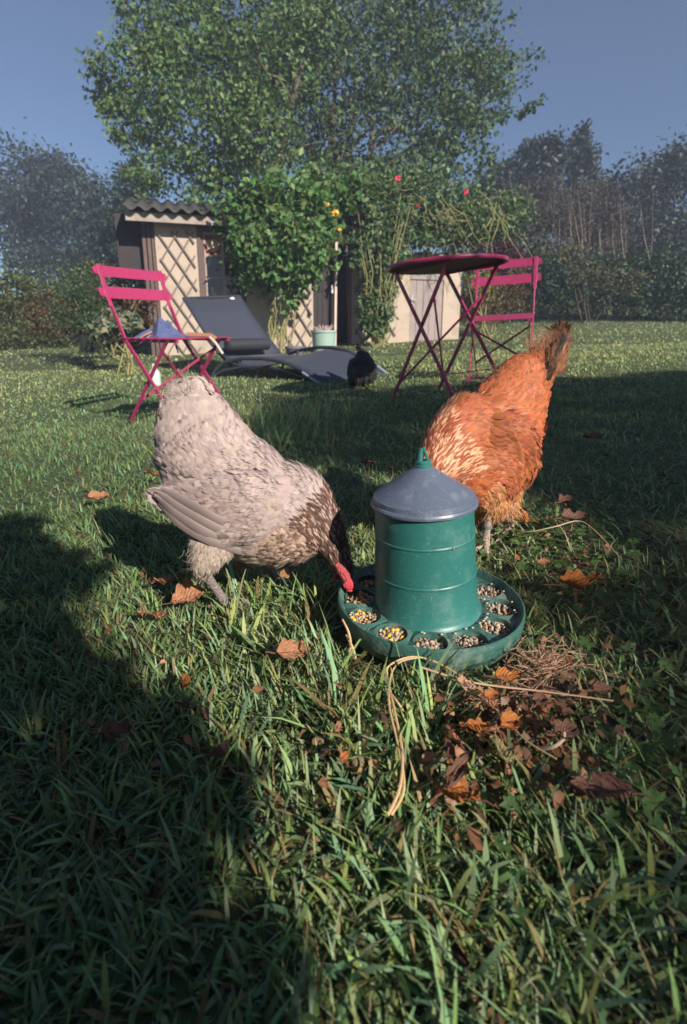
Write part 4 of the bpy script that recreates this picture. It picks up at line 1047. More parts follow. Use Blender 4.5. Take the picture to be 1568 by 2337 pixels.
def claw_leg(t, knee, ankle, foot, toes, r0, mat, name='leg', clawmat=None, scales=True):
    m = MB(); knee = Vector(knee); ankle = Vector(ankle)
    n = 14; pts = [knee.lerp(ankle, i/n) for i in range(n+1)]
    m.tube(pts, [r0*(1.15-.3*math.sin(PI*i/n)+(.05*(i % 2) if scales else 0)) for i in range(n+1)], 12)
    m.ell(ankle, (r0*1.35, r0*1.35, r0*1.1), 10, 6)
    for tp in toes:
        e = ankle+Vector(tp); md = ankle.lerp(e, .5)+Vector((0, 0, r0*.7))
        q = smooth_path([tuple(ankle), tuple(md), tuple(e)], 5)
        m.tube([Vector(x) for x in q], [r0*.85*(1-.55*i/(len(q)-1))+(.0004*(i % 2)) for i in range(len(q))], 8)
    o = m.build(name, mat, t)
    for tp in toes:
        e = ankle+Vector(tp); d = Vector(tp).normalized(); m = MB(); m.tube([e-d*.001, e+d*.006+Vector((0, 0, .001)), e+d*.012-Vector((0, 0, .003))], [r0*.36, r0*.25, .0003], 6)
        m.build('claw', clawmat or mat, o)
    return o

# --- grey hen
YG = .745
def gcol(base, var=.2):
    b = np.array(base)
    def f(p, n, r): return b*r.uniform(1-var, 1+var)*np.array([1, r.uniform(.95, 1.03), r.uniform(.92, 1.06)])
    return f
def grey_neck(p, n, r):
    k = r.random(); return (np.array([.10, .055, .042]) if k < .72 else np.array([.36, .24, .20]))*r.uniform(.7, 1.25)
def grey_breast(p, n, r):
    k = r.random(); return (np.array([.45, .32, .26]) if k < .72 else np.array([.20, .125, .095]))*r.uniform(.75, 1.2)
grey_regs = {
    'tail': dict(i=0, L=.022, w=.021, den=1, lift=.26, curl=.26, mess=.28, col=gcol((.43, .34, .32), .07), fray=.14, tip=1.02, cup=.3),
    'body': dict(i=1, L=.024, w=.011, den=1, lift=.08, curl=.04, mess=.20, col=gcol((.42, .33, .31), .10), tip=1.03, fray=.25),
    'breast': dict(i=2, L=.017, w=.009, den=1, lift=.08, mess=.16, col=grey_breast, fray=.3),
    'neck': dict(i=3, L=.019, w=.0042, den=1, lift=.06, mess=.10, col=grey_neck, tip=1.3, fray=.3),
    'thigh': dict(i=4, L=.014, w=.006, den=1, lift=.2, mess=.4, col=gcol((.42, .34, .29), .14), fray=.5),
    'wing': dict(i=5, L=.027, w=.012, den=1, lift=.05, mess=.12, col=gcol((.40, .315, .30), .11), tip=1.02, fray=.2),
    'head': dict(i=6, L=.008, w=.003, den=1, lift=.05, mess=.15, col=grey_neck, fray=.4),
}
g0 = P(560, 1370, YG); g0.z = float(tz(g0.x, g0.y))
grey_skin = plain('grey_down', (.22, .17, .15), .9, .1)
gl = [
    ('tail', [(434, 912, YG+.02, 58, .5), (440, 940, YG+.018, 80, .52), (452, 985, YG+.01, 98, .55), (472, 1035, YG, 112, .58)], -1),
    ('body', [(470, 1030, YG, 110, .58), (510, 1090, YG, 126, .62), (560, 1140, YG, 130, .66), (610, 1175, YG, 122, .68), (650, 1195, YG, 108, .72)], -1),
    ('breast', [(630, 1180, YG, 112, .72), (665, 1202, YG-.005, 96, .74), (692, 1222, YG-.005, 74, .74)], -1),
    ('neck', [(650, 1145, YG, 92, .64), (690, 1160, YG-.003, 84, .62), (724, 1190, YG-.008, 58, .62), (748, 1225, YG-.014, 42, .70), (766, 1258, YG-.022, 32, .8), (778, 1285, YG-.032, 26, .85)], -1),
    ('head', [(776, 1282, YG-.03, 26, .8), (786, 1305, YG-.038, 23, .75), (792, 1324, YG-.042, 14, .75)], -1),
    ('thigh', [(505, 1190, YG-.03, 62, .6), (482, 1248, YG-.042, 50, .65), (466, 1288, YG-.05, 30, .8), (462, 1306, YG-.05, 17, .9)], 1),
    ('thigh', [(590, 1200, YG+.04, 55, .6), (590, 1250, YG+.05, 38, .7), (588, 1275, YG+.055, 20, .8)], 1),
    ('wing', [(670, 1120, YG-.025, 30, .4), (630, 1135, YG-.042, 60, .3), (590, 1150, YG-.052, 78, .26), (520, 1168, YG-.056, 80, .2), (455, 1160, YG-.052, 56, .2), (400, 1142, YG-.044, 30, .22), (368, 1132, YG-.04, 13, .3)], 1),
    ('wing', [(640, 1120, YG+.040, 40, .35), (590, 1150, YG+.052, 76, .26), (520, 1168, YG+.056, 80, .2), (455, 1160, YG+.052, 56, .2), (400, 1142, YG+.044, 30, .22)], 1),
]
nax = Vector((.0, 1, 0))
grey = hen('grey_hen', 'pale grey hen with brown neck pecking at the feeder tray', g0, gl, nax, grey_skin, 12000, 71, grey_regs, .0038,
    fluff=[(440, 885, YG-.01, -.2, 1, 60, 10, .022, (.55, .5, .42)), (395, 900, YG, -.6, .6, 50, 10, .018, (.5, .45, .38)), (445, 1275, YG-.06, -.5, -.4, 60, 12, .012, (.45, .38, .3)), (365, 1000, YG, -1, .1, 50, 20, .010, (.45, .4, .36))])
long_feathers(grey, 'flight_feather', [
    ([(560, 1262, YG-.044), (480, 1235, YG-.066), (410, 1195, YG-.060), (362, 1148, YG-.048)], .013, (.3, -.2, 1)),
    ([(550, 1250, YG-.044), (470, 1215, YG-.070), (405, 1175, YG-.062), (352, 1128, YG-.050)], .013, (.3, -.2, 1)),
    ([(560, 1236, YG-.044), (480, 1198, YG-.072), (410, 1160, YG-.064), (356, 1120, YG-.051)], .013, (.3, -.2, 1)),
    ([(570, 1220, YG-.044), (490, 1182, YG-.073), (425, 1146, YG-.065), (365, 1113, YG-.051)], .013, (.3, -.2, 1))], (.28, .22, .21))
M_red = plain('comb_red', (.50, .045, .065), .55, .25, 60, .6, 300); M_redface = plain('face_red', (.42, .07, .08), .6, .25, 80, .7, 400)
def hen_head(t, pts_face, comb, eye, beak, wattle, ydn):
    m = MB(); m.tube([P(*p[:3]) for p in pts_face], [p[3] for p in pts_face], 10); m.build('face', M_redface, t)
    m = MB()
    for (px, py, Y, rx, ry, rz) in comb: m.ell(P(px, py, Y), (rx, ry, rz), 12, 8)
    m.build('comb', M_red, t)
    m = MB(); m.ell(P(*eye), (.0035, .002, .0035)); m.build('eye', plain('eye_dark', (.02, .01, .008), .15), t)
    m = MB(); m.tube([P(*p[:3]) for p in beak], [p[3] for p in beak], 8); m.build('beak', plain('horn', (.22, .16, .10), .4), t)
    m = MB()
    for (px, py, Y, rx, ry, rz) in wattle: m.ell(P(px, py, Y), (rx, ry, rz), 10, 6)
    m.build('wattle', M_red, t)
hen_head(grey, [(768, 1287, YG-.058, .004), (778, 1300, YG-.061, .0065), (789, 1316, YG-.062, .0075), (796, 1330, YG-.06, .006)],
    [(790, 1318, YG-.062, .0055, .006, .008), (795, 1326, YG-.064, .0065, .004, .007), (797, 1334, YG-.066, .0095, .006, .0085), (791, 1338, YG-.065, .005, .0045, .004), (804, 1338, YG-.065, .0045, .004, .004), (800, 1346, YG-.066, .006, .004, .003)],
    (771, 1297, YG-.062), [(788, 1322, YG-.045, .007), (793, 1342, YG-.05, .005), (797, 1358, YG-.052, .0012)],
    [(768, 1316, YG-.045, .005, .003, .006)], 0)
M_shank = plain('grey_scaly_leg', (.36, .29, .29), .6, .25, 90, .9, 350); M_claw = plain('claw', (.2, .15, .12), .5)
ank = G(518, 1396)+Vector((0, 0, .012))
claw_leg(grey, P(462, 1300, YG-.05), ank, None, [(.045, -.004, -.008), (.034, -.030, -.008), (.034, .022, -.008), (-.022, .004, -.008)], .0075, M_shank, clawmat=M_claw)
a2 = G(612, 1322)+Vector((0, 0, .012))
claw_leg(grey, P(590, 1268, YG+.055), a2, None, [(.042, -.004, -.008), (.032, -.028, -.008), (.032, .022, -.008), (-.02, .004, -.008)], .0072, M_shank, clawmat=M_claw)

# --- orange hen
YO = .95
def ocol(base, var=.22):
    b = np.array(base)
    def f(p, n, r):
        c = b*r.uniform(1-var, 1+var); return c*np.array([1, r.uniform(.85, 1.15), r.uniform(.8, 1.2)])
    return f
def o_neck(p, n, r):
    return (np.array([.28, .075, .035]) if r.random() < .6 else np.array([.62, .34, .20]))*r.uniform(.75, 1.25)
org_regs = {
    'tail': dict(i=0, L=.040, w=.012, den=1, lift=.16, mess=.28, col=ocol((.30, .13, .065), .3), tip=.8, fray=.5),
    'saddle': dict(i=1, L=.023, w=.014, den=1, lift=.20, curl=.15, mess=.34, col=ocol((.33, .095, .036), .30), tip=1.4, fray=.32, cup=.3),
    'body': dict(i=2, L=.022, w=.013, den=1, lift=.13, mess=.28, col=ocol((.33, .095, .036), .30), tip=1.4, fray=.3),
    'neck': dict(i=3, L=.024, w=.0050, den=1, lift=.08, mess=.13, col=o_neck, tip=1.2, fray=.4),
    'thigh': dict(i=4, L=.020, w=.006, den=1, lift=.2, mess=.4, col=ocol((.55, .25, .11), .15), fray=.6),
    'wing': dict(i=5, L=.030, w=.014, den=1, lift=.06, mess=.12, col=ocol((.32, .095, .04), .28), tip=1.35, fray=.25),
    'head': dict(i=6, L=.010, w=.004, den=1, lift=.06, mess=.15, col=o_neck, fray=.4),
    'belly': dict(i=7, L=.022, w=.008, den=1, lift=.16, mess=.35, col=ocol((.42, .16, .07), .25), tip=1.3, fray=.6),
}
ol = [
    ('tail', [(1272, 772, YO+.05, 12, .8), (1258, 802, YO+.045, 26, .7), (1236, 832, YO+.035, 42, .6)], -1),
    ('saddle', [(1228, 838, YO+.03, 42, .7), (1198, 872, YO+.02, 64, .62), (1172, 915, YO+.01, 80, .64), (1145, 960, YO, 94, .66)], -1),
    ('body', [(1148, 960, YO, 92, .66), (1118, 1010, YO-.01, 108, .68), (1090, 1055, YO-.015, 110, .7), (1068, 1090, YO-.02, 98, .74)], -1),
    ('neck', [(1080, 985, YO-.02, 92, .66), (1045, 1015, YO-.04, 84, .68), (1012, 1050, YO-.065, 64, .72), (988, 1085, YO-.09, 42, .75), (970, 1122, YO-.11, 28, .8), (962, 1150, YO-.13, 22, .8)], -1),
    ('head', [(962, 1150, YO-.13, 23, .75), (955, 1175, YO-.14, 21, .7), (950, 1195, YO-.148, 12, .75)], -1),
    ('belly', [(1085, 1070, YO, 100, .7), (1102, 1115, YO+.01, 82, .74), (1115, 1152, YO+.01, 50, .8)], 1),
    ('thigh', [(1120, 1120, YO-.03, 50, .7), (1124, 1150, YO-.035, 36, .75), (1118, 1178, YO-.035, 18, .9)], 1),
    ('thigh', [(1150, 1110, YO+.04, 45, .7), (1158, 1145, YO+.045, 28, .75), (1160, 1172, YO+.045, 15, .9)], 1),
    ('wing', [(1095, 985, YO-.055, 40, .3), (1130, 1000, YO-.062, 62, .24), (1162, 1015, YO-.060, 60, .22), (1186, 1050, YO-.052, 42, .24), (1192, 1085, YO-.045, 22, .3)], -1),
    ('wing', [(1095, 985, YO+.055, 40, .3), (1130, 1000, YO+.062, 62, .24), (1162, 1015, YO+.06, 60, .22), (1186, 1050, YO+.055, 36, .22)], -1),
]
for q_ in range(len(ol)):
    if ol[q_][0] == 'wing': ol[q_] = ('wing', ol[q_][1], 1)
o0 = P(1110, 1250, YO); o0.z = float(tz(o0.x, o0.y))
orange = hen('orange_hen', 'rust orange hen standing behind the feeder with raised tail', o0, ol, nax, plain('orange_down', (.40, .16, .06), .9, .1), 11000, 72, org_regs, .0042,
    fluff=[(1240, 800, YO+.02, -.2, 1, 420, 17, .030, (.36, .17, .09)), (1278, 775, YO+.03, .4, 1, 220, 9, .020, (.24, .12, .07)), (1262, 830, YO+.0, .5, .8, 260, 12, .022, (.30, .13, .07)), (1160, 1165, YO-.03, .6, -.5, 120, 16, .02, (.70, .48, .3)), (1120, 1170, YO-.05, 0, -1, 80, 14, .012, (.65, .38, .22)), (1150, 860, YO, -.7, .7, 80, 22, .014, (.5, .27, .14))])
long_feathers(orange, 'tail_feather', [
    ([(1225, 870, YO+.03), (1255, 820, YO+.035), (1288, 760, YO+.045)], .030, (1, -.3, .3)),
    ([(1225, 880, YO+.0), (1250, 830, YO+.01), (1282, 752, YO+.02)], .026, (1, -.6, .3)),
    ([(1215, 850, YO+.03), (1235, 800, YO+.04), (1262, 752, YO+.05)], .026, (1, .3, .3)),
    ([(1238, 900, YO+.03), (1255, 850, YO+.03), (1272, 790, YO+.03)], .024, (1, -.3, .3))], (.10, .045, .025))
long_feathers(orange, 'tail_feather', [
    ([(1250, 840, YO+.0), (1268, 800, YO+.005), (1286, 762, YO+.01)], .020, (1, -.3, .3)),
    ([(1246, 870, YO+.0), (1262, 820, YO+.005), (1276, 780, YO+.01)], .020, (1, -.3, .3))], (.022, .016, .014))
long_feathers(orange, 'flight_feather', [
    ([(1170, 960, YO-.062), (1200, 1000, YO-.058), (1206, 1045, YO-.052), (1192, 1110, YO-.045)], .017, (1, -.2, -.3)),
    ([(1160, 965, YO-.070), (1190, 1005, YO-.066), (1196, 1052, YO-.058), (1180, 1120, YO-.048)], .017, (1, -.2, -.3)),
    ([(1150, 975, YO-.075), (1178, 1012, YO-.072), (1184, 1062, YO-.064), (1170, 1118, YO-.052)], .016, (1, -.2, -.3))], (.42, .15, .065))
hen_head(orange, [(952, 1170, YO-.16, .007), (948, 1185, YO-.163, .007)], [(945, 1160, YO-.145, .003, .012, .01), (940, 1178, YO-.15, .003, .012, .01)], (950, 1178, YO-.166),
    [(950, 1195, YO-.148, .006), (948, 1215, YO-.152, .0015)], [(958, 1200, YO-.15, .004, .004, .008)], 0)
M_yl = plain('pale_scaly_leg', (.50, .37, .30), .6, .2, 90, .9, 350)
a3 = G(1106, 1256)+Vector((0, 0, .012))
claw_leg(orange, P(1116, 1172, YO-.045), a3, None, [(-.030, -.030, -.008), (-.006, -.040, -.008), (-.042, -.008, -.008), (.012, .022, -.008)], .0078, M_yl, clawmat=M_claw)
a4 = G(1165, 1225)+Vector((0, 0, .010))
claw_leg(orange, P(1160, 1168, YO+.045), a4, None, [(-.030, -.020, -.008), (-.010, -.035, -.008), (-.040, .004, -.008), (.015, .018, -.008)], .0072, M_yl, clawmat=M_claw)
m = MB(); k_ = P(1116, 1172, YO-.045).lerp(a3, .42); m.tube([k_+Vector((0, 0, -.003)), k_+Vector((0, 0, .003))], .0095, 14); o = m.build('leg_ring', plain('grey_ring', (.15, .15, .16), .5), orange)

# --- black hen by the lounger
YB = 3.95
bl = plain('black_down', (.012, .011, .012), .8, .1)
def bcol(p, n, r): return np.array([.016, .014, .015])*r.uniform(.5, 1.8)
breg = {'body': dict(i=0, L=.05, w=.028, den=1, lift=.14, mess=.22, col=bcol), 'neck': dict(i=1, L=.03, w=.012, den=1, lift=.1, mess=.15, col=bcol), 'thigh': dict(i=2, L=.03, w=.018, den=1, lift=.2, mess=.3, col=bcol)}
blo = [('body', [(820, 797, YB+.08, 4, 1.5), (824, 808, YB+.07, 10, 1.3), (827, 824, YB+.04, 22, 1.1), (826, 842, YB, 31, 1.05), (825, 858, YB-.05, 30, 1.1), (822, 866, YB-.1, 22, 1.1)], -1),
       ('neck', [(820, 852, YB-.12, 16, 1), (817, 866, YB-.2, 9, 1), (815, 878, YB-.24, 6, 1)], -1),
       ('thigh', [(812, 862, YB, 12, 1), (812, 876, YB, 6, 1)], 1), ('thigh', [(838, 862, YB, 13, 1), (838, 880, YB, 7, 1)], 1)]
b0 = P(825, 885, YB); b0.z = float(tz(b0.x, b0.y))
black = hen('black_hen', 'small black hen with its head down beside the foot of the lounger', b0, blo, nax, bl, 1100, 73, breg, .012)
for (px) in (812, 838):
    a = P(px, 874, YB); f0 = gz(a.x, YB-.01)+Vector((0, 0, .012)); claw_leg(black, a, f0, None, [(0, -.04, -.008), (-.025, -.03, -.008), (.025, -.03, -.008)], .008, plain('dark_leg', (.05, .045, .04), .6), clawmat=M_claw)
m = MB(); m.ell(P(817, 866, YB-.235), (.004, .014, .02)); m.build('comb', M_red, black)
m = MB(); m.tube([P(815, 882, YB-.25), P(814, 888, YB-.27)], [.008, .002], 8); m.build('beak', bpy.data.materials['horn'], black)

# ------------------------------------------------------------------ fallen leaves
def dead_leaf_mat(name, col, vein):
    m, t, b = new_mat(name); L = t.links.new
    f = N(t, 'ShaderNodeAttribute'); f.attribute_name = 'Fe'; sp = N(t, 'ShaderNodeSeparateColor'); L(f.outputs['Color'], sp.inputs[0])
    mt = N(t, 'ShaderNodeMath', operation='MULTIPLY_ADD'); mt.inputs[1].default_value = -.45; L(sp.outputs[1], mt.inputs[0]); L(sp.outputs[0], mt.inputs[2])
    s = N(t, 'ShaderNodeMath', operation='MULTIPLY'); s.inputs[1].default_value = 44; L(mt.outputs[0], s.inputs[0])
    si = N(t, 'ShaderNodeMath', operation='SINE'); L(s.outputs[0], si.inputs[0])
    r = N(t, 'ShaderNodeMapRange'); r.inputs[1].default_value = .8; r.inputs[2].default_value = 1; L(si.outputs[0], r.inputs[0])
    tc = N(t, 'ShaderNodeTexCoord'); nz = N(t, 'ShaderNodeTexNoise'); nz.inputs['Scale'].default_value = 90; nz.inputs['Detail'].default_value = 5; L(tc.outputs['Object'], nz.inputs['Vector'])
    m1 = N(t, 'ShaderNodeMix', data_type='RGBA'); c = Vector(col); m1.inputs[6].default_value = (*(c*.6), 1); m1.inputs[7].default_value = (*[min(1, q*1.3) for q in c], 1); L(nz.outputs['Fac'], m1.inputs[0])
    m2 = N(t, 'ShaderNodeMix', data_type='RGBA'); m2.inputs[7].default_value = (*vein, 1); k = N(t, 'ShaderNodeMath', operation='MULTIPLY'); k.inputs[1].default_value = .6; L(r.outputs[0], k.inputs[0]); L(k.outputs[0], m2.inputs[0]); L(m1.outputs[2], m2.inputs[6])
    L(m2.outputs[2], b.inputs['Base Color']); b.inputs['Roughness'].default_value = .75; b.inputs['Specular IOR Level'].default_value = .25
    bp = N(t, 'ShaderNodeBump'); bp.inputs['Strength'].default_value = .5; bp.inputs['Distance'].default_value = .002; L(si.outputs[0], bp.inputs['Height']); L(bp.outputs['Normal'], b.inputs['Normal'])
    tr = N(t, 'ShaderNodeBsdfTranslucent'); L(m2.outputs[2], tr.inputs['Color']); ms = N(t, 'ShaderNodeMixShader'); ms.inputs[0].default_value = .2
    L(b.outputs[0], ms.inputs[1]); L(tr.outputs[0], ms.inputs[2]); L(ms.outputs[0], t.nodes['Material Output'].inputs['Surface'])
    return m
DL = {'tan': dead_leaf_mat('leaf_tan', (.42, .20, .11), (.18, .08, .05)), 'orange': dead_leaf_mat('leaf_orange', (.45, .16, .045), (.14, .05, .02)),
      'brown': dead_leaf_mat('leaf_brown', (.17, .085, .06), (.06, .03, .02)), 'green': dead_leaf_mat('leaf_faded_green', (.26, .22, .10), (.45, .38, .2)), 'pale': dead_leaf_mat('leaf_pale', (.45, .27, .18), (.25, .14, .08))}
def fallen_leaf(px, py, size, ang, kind, label, aspect=.6, curl=.5, tilt=(0, 0), h=.02, seed=0, lobes=0, group=None):
    r = random.Random(seed+px); g = G(px, py, h); c = g+Vector((0, 0, h)); L_ = 1.08*size*PM(g.y, py)
    nl, nw = 12, 8; V = []; F = []; Fe = []
    R_ = Euler((tilt[0], tilt[1], math.radians(ang))).to_matrix(); ph = r.uniform(0, 6)
    for i in range(nl+1):
        s = i/nl; w = aspect*.5*(math.sin(PI*s**.8)**.75+.02)
        w *= 1+.16*math.sin(s*23+ph)+.12*math.sin(s*9+ph*2)+(lobes*.35*math.sin(s*PI*5+1) if lobes else 0)
        for j in range(nw+1):
            f_ = j/nw*2-1
            cr = curl*f_*f_*w; x = (s-.5); y = f_*w
            if curl > 1: a = f_*curl*.9; y = w*math.sin(a)/curl*1.1; cr = w*(1-math.cos(a))/curl*1.2
            z = cr+.22*curl*(x*x)*2+.06*math.sin(s*9+f_*3+ph)+.035*math.sin(s*21+f_*6+ph*2)+.03*math.sin(f_*9+ph*3+s*4)
            V.append(R_ @ Vector((x*L_, y*L_, z*L_))+c); Fe.append((s, abs(f_), 0))
    for i in range(nl):
        for j in range(nw): k = i*(nw+1)+j; F.append((k, k+1, k+nw+2, k+nw+1))
    t = thing('fallen_leaf', label, 'leaf', g, group=group)
    np_mesh('leaf_blade', np.array([v[:] for v in V]), np.array(F), DL[kind], None, np.array(Fe), parent=t, smooth=True)
    st_ = R_ @ Vector((-.5*L_, 0, .02*L_))+c; m = MB(); m.tube([st_+R_ @ Vector((.9*L_, 0, .015*L_)), st_, st_+R_ @ Vector((-.15*L_, .02*L_, .02*L_)), st_+R_ @ Vector((-.3*L_, .08*L_, -.02*L_))], [.0004, .0009, .0009, .0008], 5); m.build('stalk', DL['brown'], t)
    return t
FLG = 'fallen autumn leaves on the lawn'
LV = [
 (370, 1330, 58, 170, 'tan', 'tan dry leaf on the grass behind the other two leaves at the grey hen\'s foot', .6, .5, (.3, .2)),
 (432, 1364, 72, 20, 'tan', 'tan leaf folded upward touching the shank of the grey hen', .7, .8, (.5, -.2)),
 (345, 1405, 68, 165, 'tan', 'pointed tan leaf lying on the sunlit grass edge near the shadow', .45, .4, (.3, .1)),
 (555, 1295, 42, 30, 'tan', 'tan leaf under the belly of the grey hen', .7, .5, (.6, 0)),
 (650, 1312, 36, 60, 'tan', 'small brown leaf under the breast of the grey hen', .6, .5, (.6, 0)),
 (668, 1490, 72, 15, 'tan', 'tan curled leaf alone in the lit grass before the feeder', .6, .8, (.6, .1)),
 (265, 1668, 62, 30, 'brown', 'dull brown leaf in the dark shaded grass corner', .6, .4, (.4, .2)),
 (1320, 1334, 95, 10, 'orange', 'large rolled orange leaf with clear veins at the edge of the weeds', .55, 1.9, (.2, 0)),
 (1182, 1190, 52, 150, 'orange', 'curled orange leaf behind the orange hen\'s foot', .8, .9, (.5, .1)),
 (1310, 1183, 60, 15, 'brown', 'dark brown leaf in the shade beyond the orange hen', .6, .6, (.3, 0)),
 (1290, 1143, 50, 40, 'brown', 'brown leaf half hidden in the dark grass behind the hen\'s tail', .5, .6, (.3, 0)),
 (1180, 1274, 20, 60, 'orange', 'tiny bright orange leaf fragment among the weeds', .8, .4, (.6, 0)),
 (1325, 1290, 34, 150, 'tan', 'small tan leaf just above the large rolled leaf', .6, .6, (.4, 0)),
 (1240, 1285, 30, 10, 'tan', 'small tan leaf in the weeds between hen and rolled leaf', .6, .6, (.4, 0)),
 (1060, 1565, 46, 80, 'pale', 'pale crumpled leaf at the front edge of the straw', .8, .5, (.5, 0)),
 (1085, 1664, 66, 170, 'orange', 'crinkled orange brown leaf below the straw', .5, .9, (.3, 0)),
 (1160, 1655, 78, 40, 'orange', 'bright orange curled leaf beside the crinkled one', .45, .8, (.4, .3)),
 (1142, 1712, 72, 100, 'green', 'faded green and tan leaf with pale veins', .85, .3, (.5, 0)),
 (1035, 1690, 60, 110, 'tan', 'narrow tan leaf standing on edge between dark leaves', .35, .9, (.9, .2)),
 (1040, 1760, 110, 55, 'brown', 'long narrow reddish brown leaf pointing to the straw', .28, .9, (.5, 0)),
 (1045, 1820, 92, 160, 'orange', 'ragged orange brown leaf in the lower grass', .65, .5, (.4, .1)),
 (1372, 1812, 125, 175, 'brown', 'large dull brown leaf, biggest one in the shade', .62, .5, (.3, 0)),
 (1290, 1672, 56, 20, 'brown', 'dark brown leaf in the shade beside the tan stem', .8, .5, (.3, 0)),
 (1160, 1545, 60, 5, 'orange', 'reddish leaf pressed under the feeder\'s straw', .6, .4, (.2, 0)),
 (1110, 1610, 48, 120, 'tan', 'tan leaf tangled in the straw', .6, .9, (.4, 0)),
 (420, 1560, 44, 100, 'orange', 'curled orange leaf where the shade meets the lit grass', .5, 1.0, (.5, 0)),
 (415, 1612, 38, 160, 'brown', 'brown curled leaf just below the curled orange one', .6, 1.2, (.4, 0)),
 (840, 1057, 34, 160, 'brown', 'brown leaf in the shaded grass above the feeder lid', .5, .5, (.3, 0)),
 (225, 1135, 42, 20, 'tan', 'tan leaf in the grass at the edge of the grey hen\'s shadow', .6, .5, (.4, 0)),
 (345, 1082, 40, 160, 'tan', 'tan leaf right behind the tail of the grey hen', .6, .5, (.4, 0)),
 (1352, 997, 44, 10, 'brown', 'brown leaf far out in the shade past the raised tail', .5, .5, (.3, 0)),
 (1375, 1575, 46, 10, 'brown', 'brown leaf in the shaded grass beyond the straw', .6, .5, (.3, 0)),
 (500, 1722, 40, 10, 'brown', 'small dark leaf deep in the shaded foreground grass', .6, .5, (.3, 0)),
 (770, 1660, 28, 70, 'tan', 'small tan leaf standing among blades in the lit foreground', .6, .6, (.8, 0)),
 (785, 1728, 30, 50, 'orange', 'small orange leaf in the lit foreground grass', .6, .6, (.6, 0)),
 (1230, 1600, 40, 50, 'brown', 'brown leaf at the matted end of the straw', .7, .8, (.4, 0)),
 (1120, 1590, 34, 20, 'orange', 'small orange leaf in the middle of the straw', .7, .8, (.4, 0)),
]
for i, q in enumerate(LV):
    fallen_leaf(q[0], q[1], q[2], q[3], q[4], q[5], q[6], q[7], q[8], h=.036 if q[1] > 1250 else .04, seed=i, lobes=1 if i in (20,) else 0, group=FLG)
def litter():
    r = np.random.default_rng(31); V = []; F = []; C = []; off = 0
    spots = [(1180, 1610, 90, 45, 170), (1200, 1720, 110, 70, 130), (1050, 1760, 60, 60, 50), (1300, 1450, 70, 110, 60), (1250, 1230, 90, 70, 50), (560, 1300, 160, 60, 30), (800, 1700, 130, 90, 40), (300, 1500, 130, 200, 40)]
    for (cx, cy, sx, sy, n) in spots:
        for i in range(n):
            px, py = r.normal(cx, sx), r.normal(cy, sy)
            if py < 1020 or py > 2200: continue
            g = G(px, py, .02)
            if math.hypot(g.x-tray_c.x, g.y-tray_c.y) < TRAY_R+.02: continue
            s_ = r.uniform(.003, .0085); R_ = Euler((r.uniform(-1, 1), r.uniform(-1, 1), r.uniform(0, 6.3))).to_matrix(); c = g+Vector((0, 0, r.uniform(.008, .026)))
            k = 7; ring = []
            for q in range(k):
                a = 2*PI*q/k; rr = s_*r.uniform(.45, 1.1); ring.append((rr*math.cos(a)*1.3, rr*math.sin(a)*.8, s_*r.uniform(-.3, .4)))
            vs = [(0, 0, 0)]+ring; col = np.array([.34, .16, .085] if r.random() < .6 else [.18, .095, .06])*r.uniform(.5, 1.4)
            V += [tuple(R_ @ Vector(p)+c) for p in vs]; C += [col*r.uniform(.8, 1.2) for _ in vs]
            for q in range(k): F.append((off, off+1+q, off+1+(q+1) % k))
            off += k+1
    o = np_mesh('leaf_litter', np.array(V), np.array(F), M_leaf, np.array(C)); tag(o, 'brown crumbled leaf fragments littering the grass around the straw', 'leaf litter', kind='stuff')
litter()
# acorn-like nut
g = G(817, 1772)+Vector((0, 0, .012)); t = thing('acorn', 'small brown acorn in the grass at the bottom of the lit strip', 'nut', g)
m = MB(); m.ell(g, (.006, .006, .008)); m.build('nut', plain('nut_brown', (.30, .19, .08), .4, .2), t); m = MB(); m.ell(g+Vector((0, 0, .005)), (.0066, .0066, .004)); m.build('cap', plain('nut_cap', (.16, .12, .07), .9), t)
# straw
def straw():
    r = random.Random(12); mb = MB()
    for i in range(230):
        px = r.gauss(1165, 80); py = r.gauss(1585, 36)
        g = G(px, py); a = r.gauss(-.35, .9); L_ = r.uniform(.02, .09)
        if math.hypot(g.x-tray_c.x, g.y-tray_c.y) < TRAY_R+.035: continue
        d = Vector((math.cos(a), math.sin(a), r.uniform(-.12, .2))); c = g+Vector((0, 0, r.uniform(.006, .022)))
        mb.tube([c-d*L_/2, c+Vector((r.uniform(-.008, .008), r.uniform(-.008, .008), r.uniform(-.002, .006))), c+d*L_/2], [.0005, .0006, .0003], 4, False)
    for i in range(150):     # matted root ball
        g = G(r.gauss(1240, 22), r.gauss(1555, 14)); c = g+Vector((0, 0, .018)); p = [c]
        for k in range(4): p.append(p[-1]+Vector((r.gauss(0, .01), r.gauss(0, .01), r.gauss(0, .006))))
        mb.tube(p, .0004, 3, False)
    o = mb.build('dry_straw', plain('straw', (.34, .20, .13), .85, .4, 60)); tag(o, 'tangle of dry reddish straw and roots in front of the feeder', 'straw', kind='stuff')
straw()
def stalk(name, label, paths, r=.0011, col=(.50, .33, .17)):
    t = thing(name, label, 'stem', paths[0][0])
    for p in paths:
        q = smooth_path([tuple(x) for x in p], 6); m = MB(); m.tube([Vector(x) for x in q], [r*(1.1-.5*i/len(q)) for i in range(len(q))], 6); m.build('strand', plain('dry_stem', col, .7, .25, 40), t)
def gp(px, py, h): return G(px, py, h)+Vector((0, 0, h))
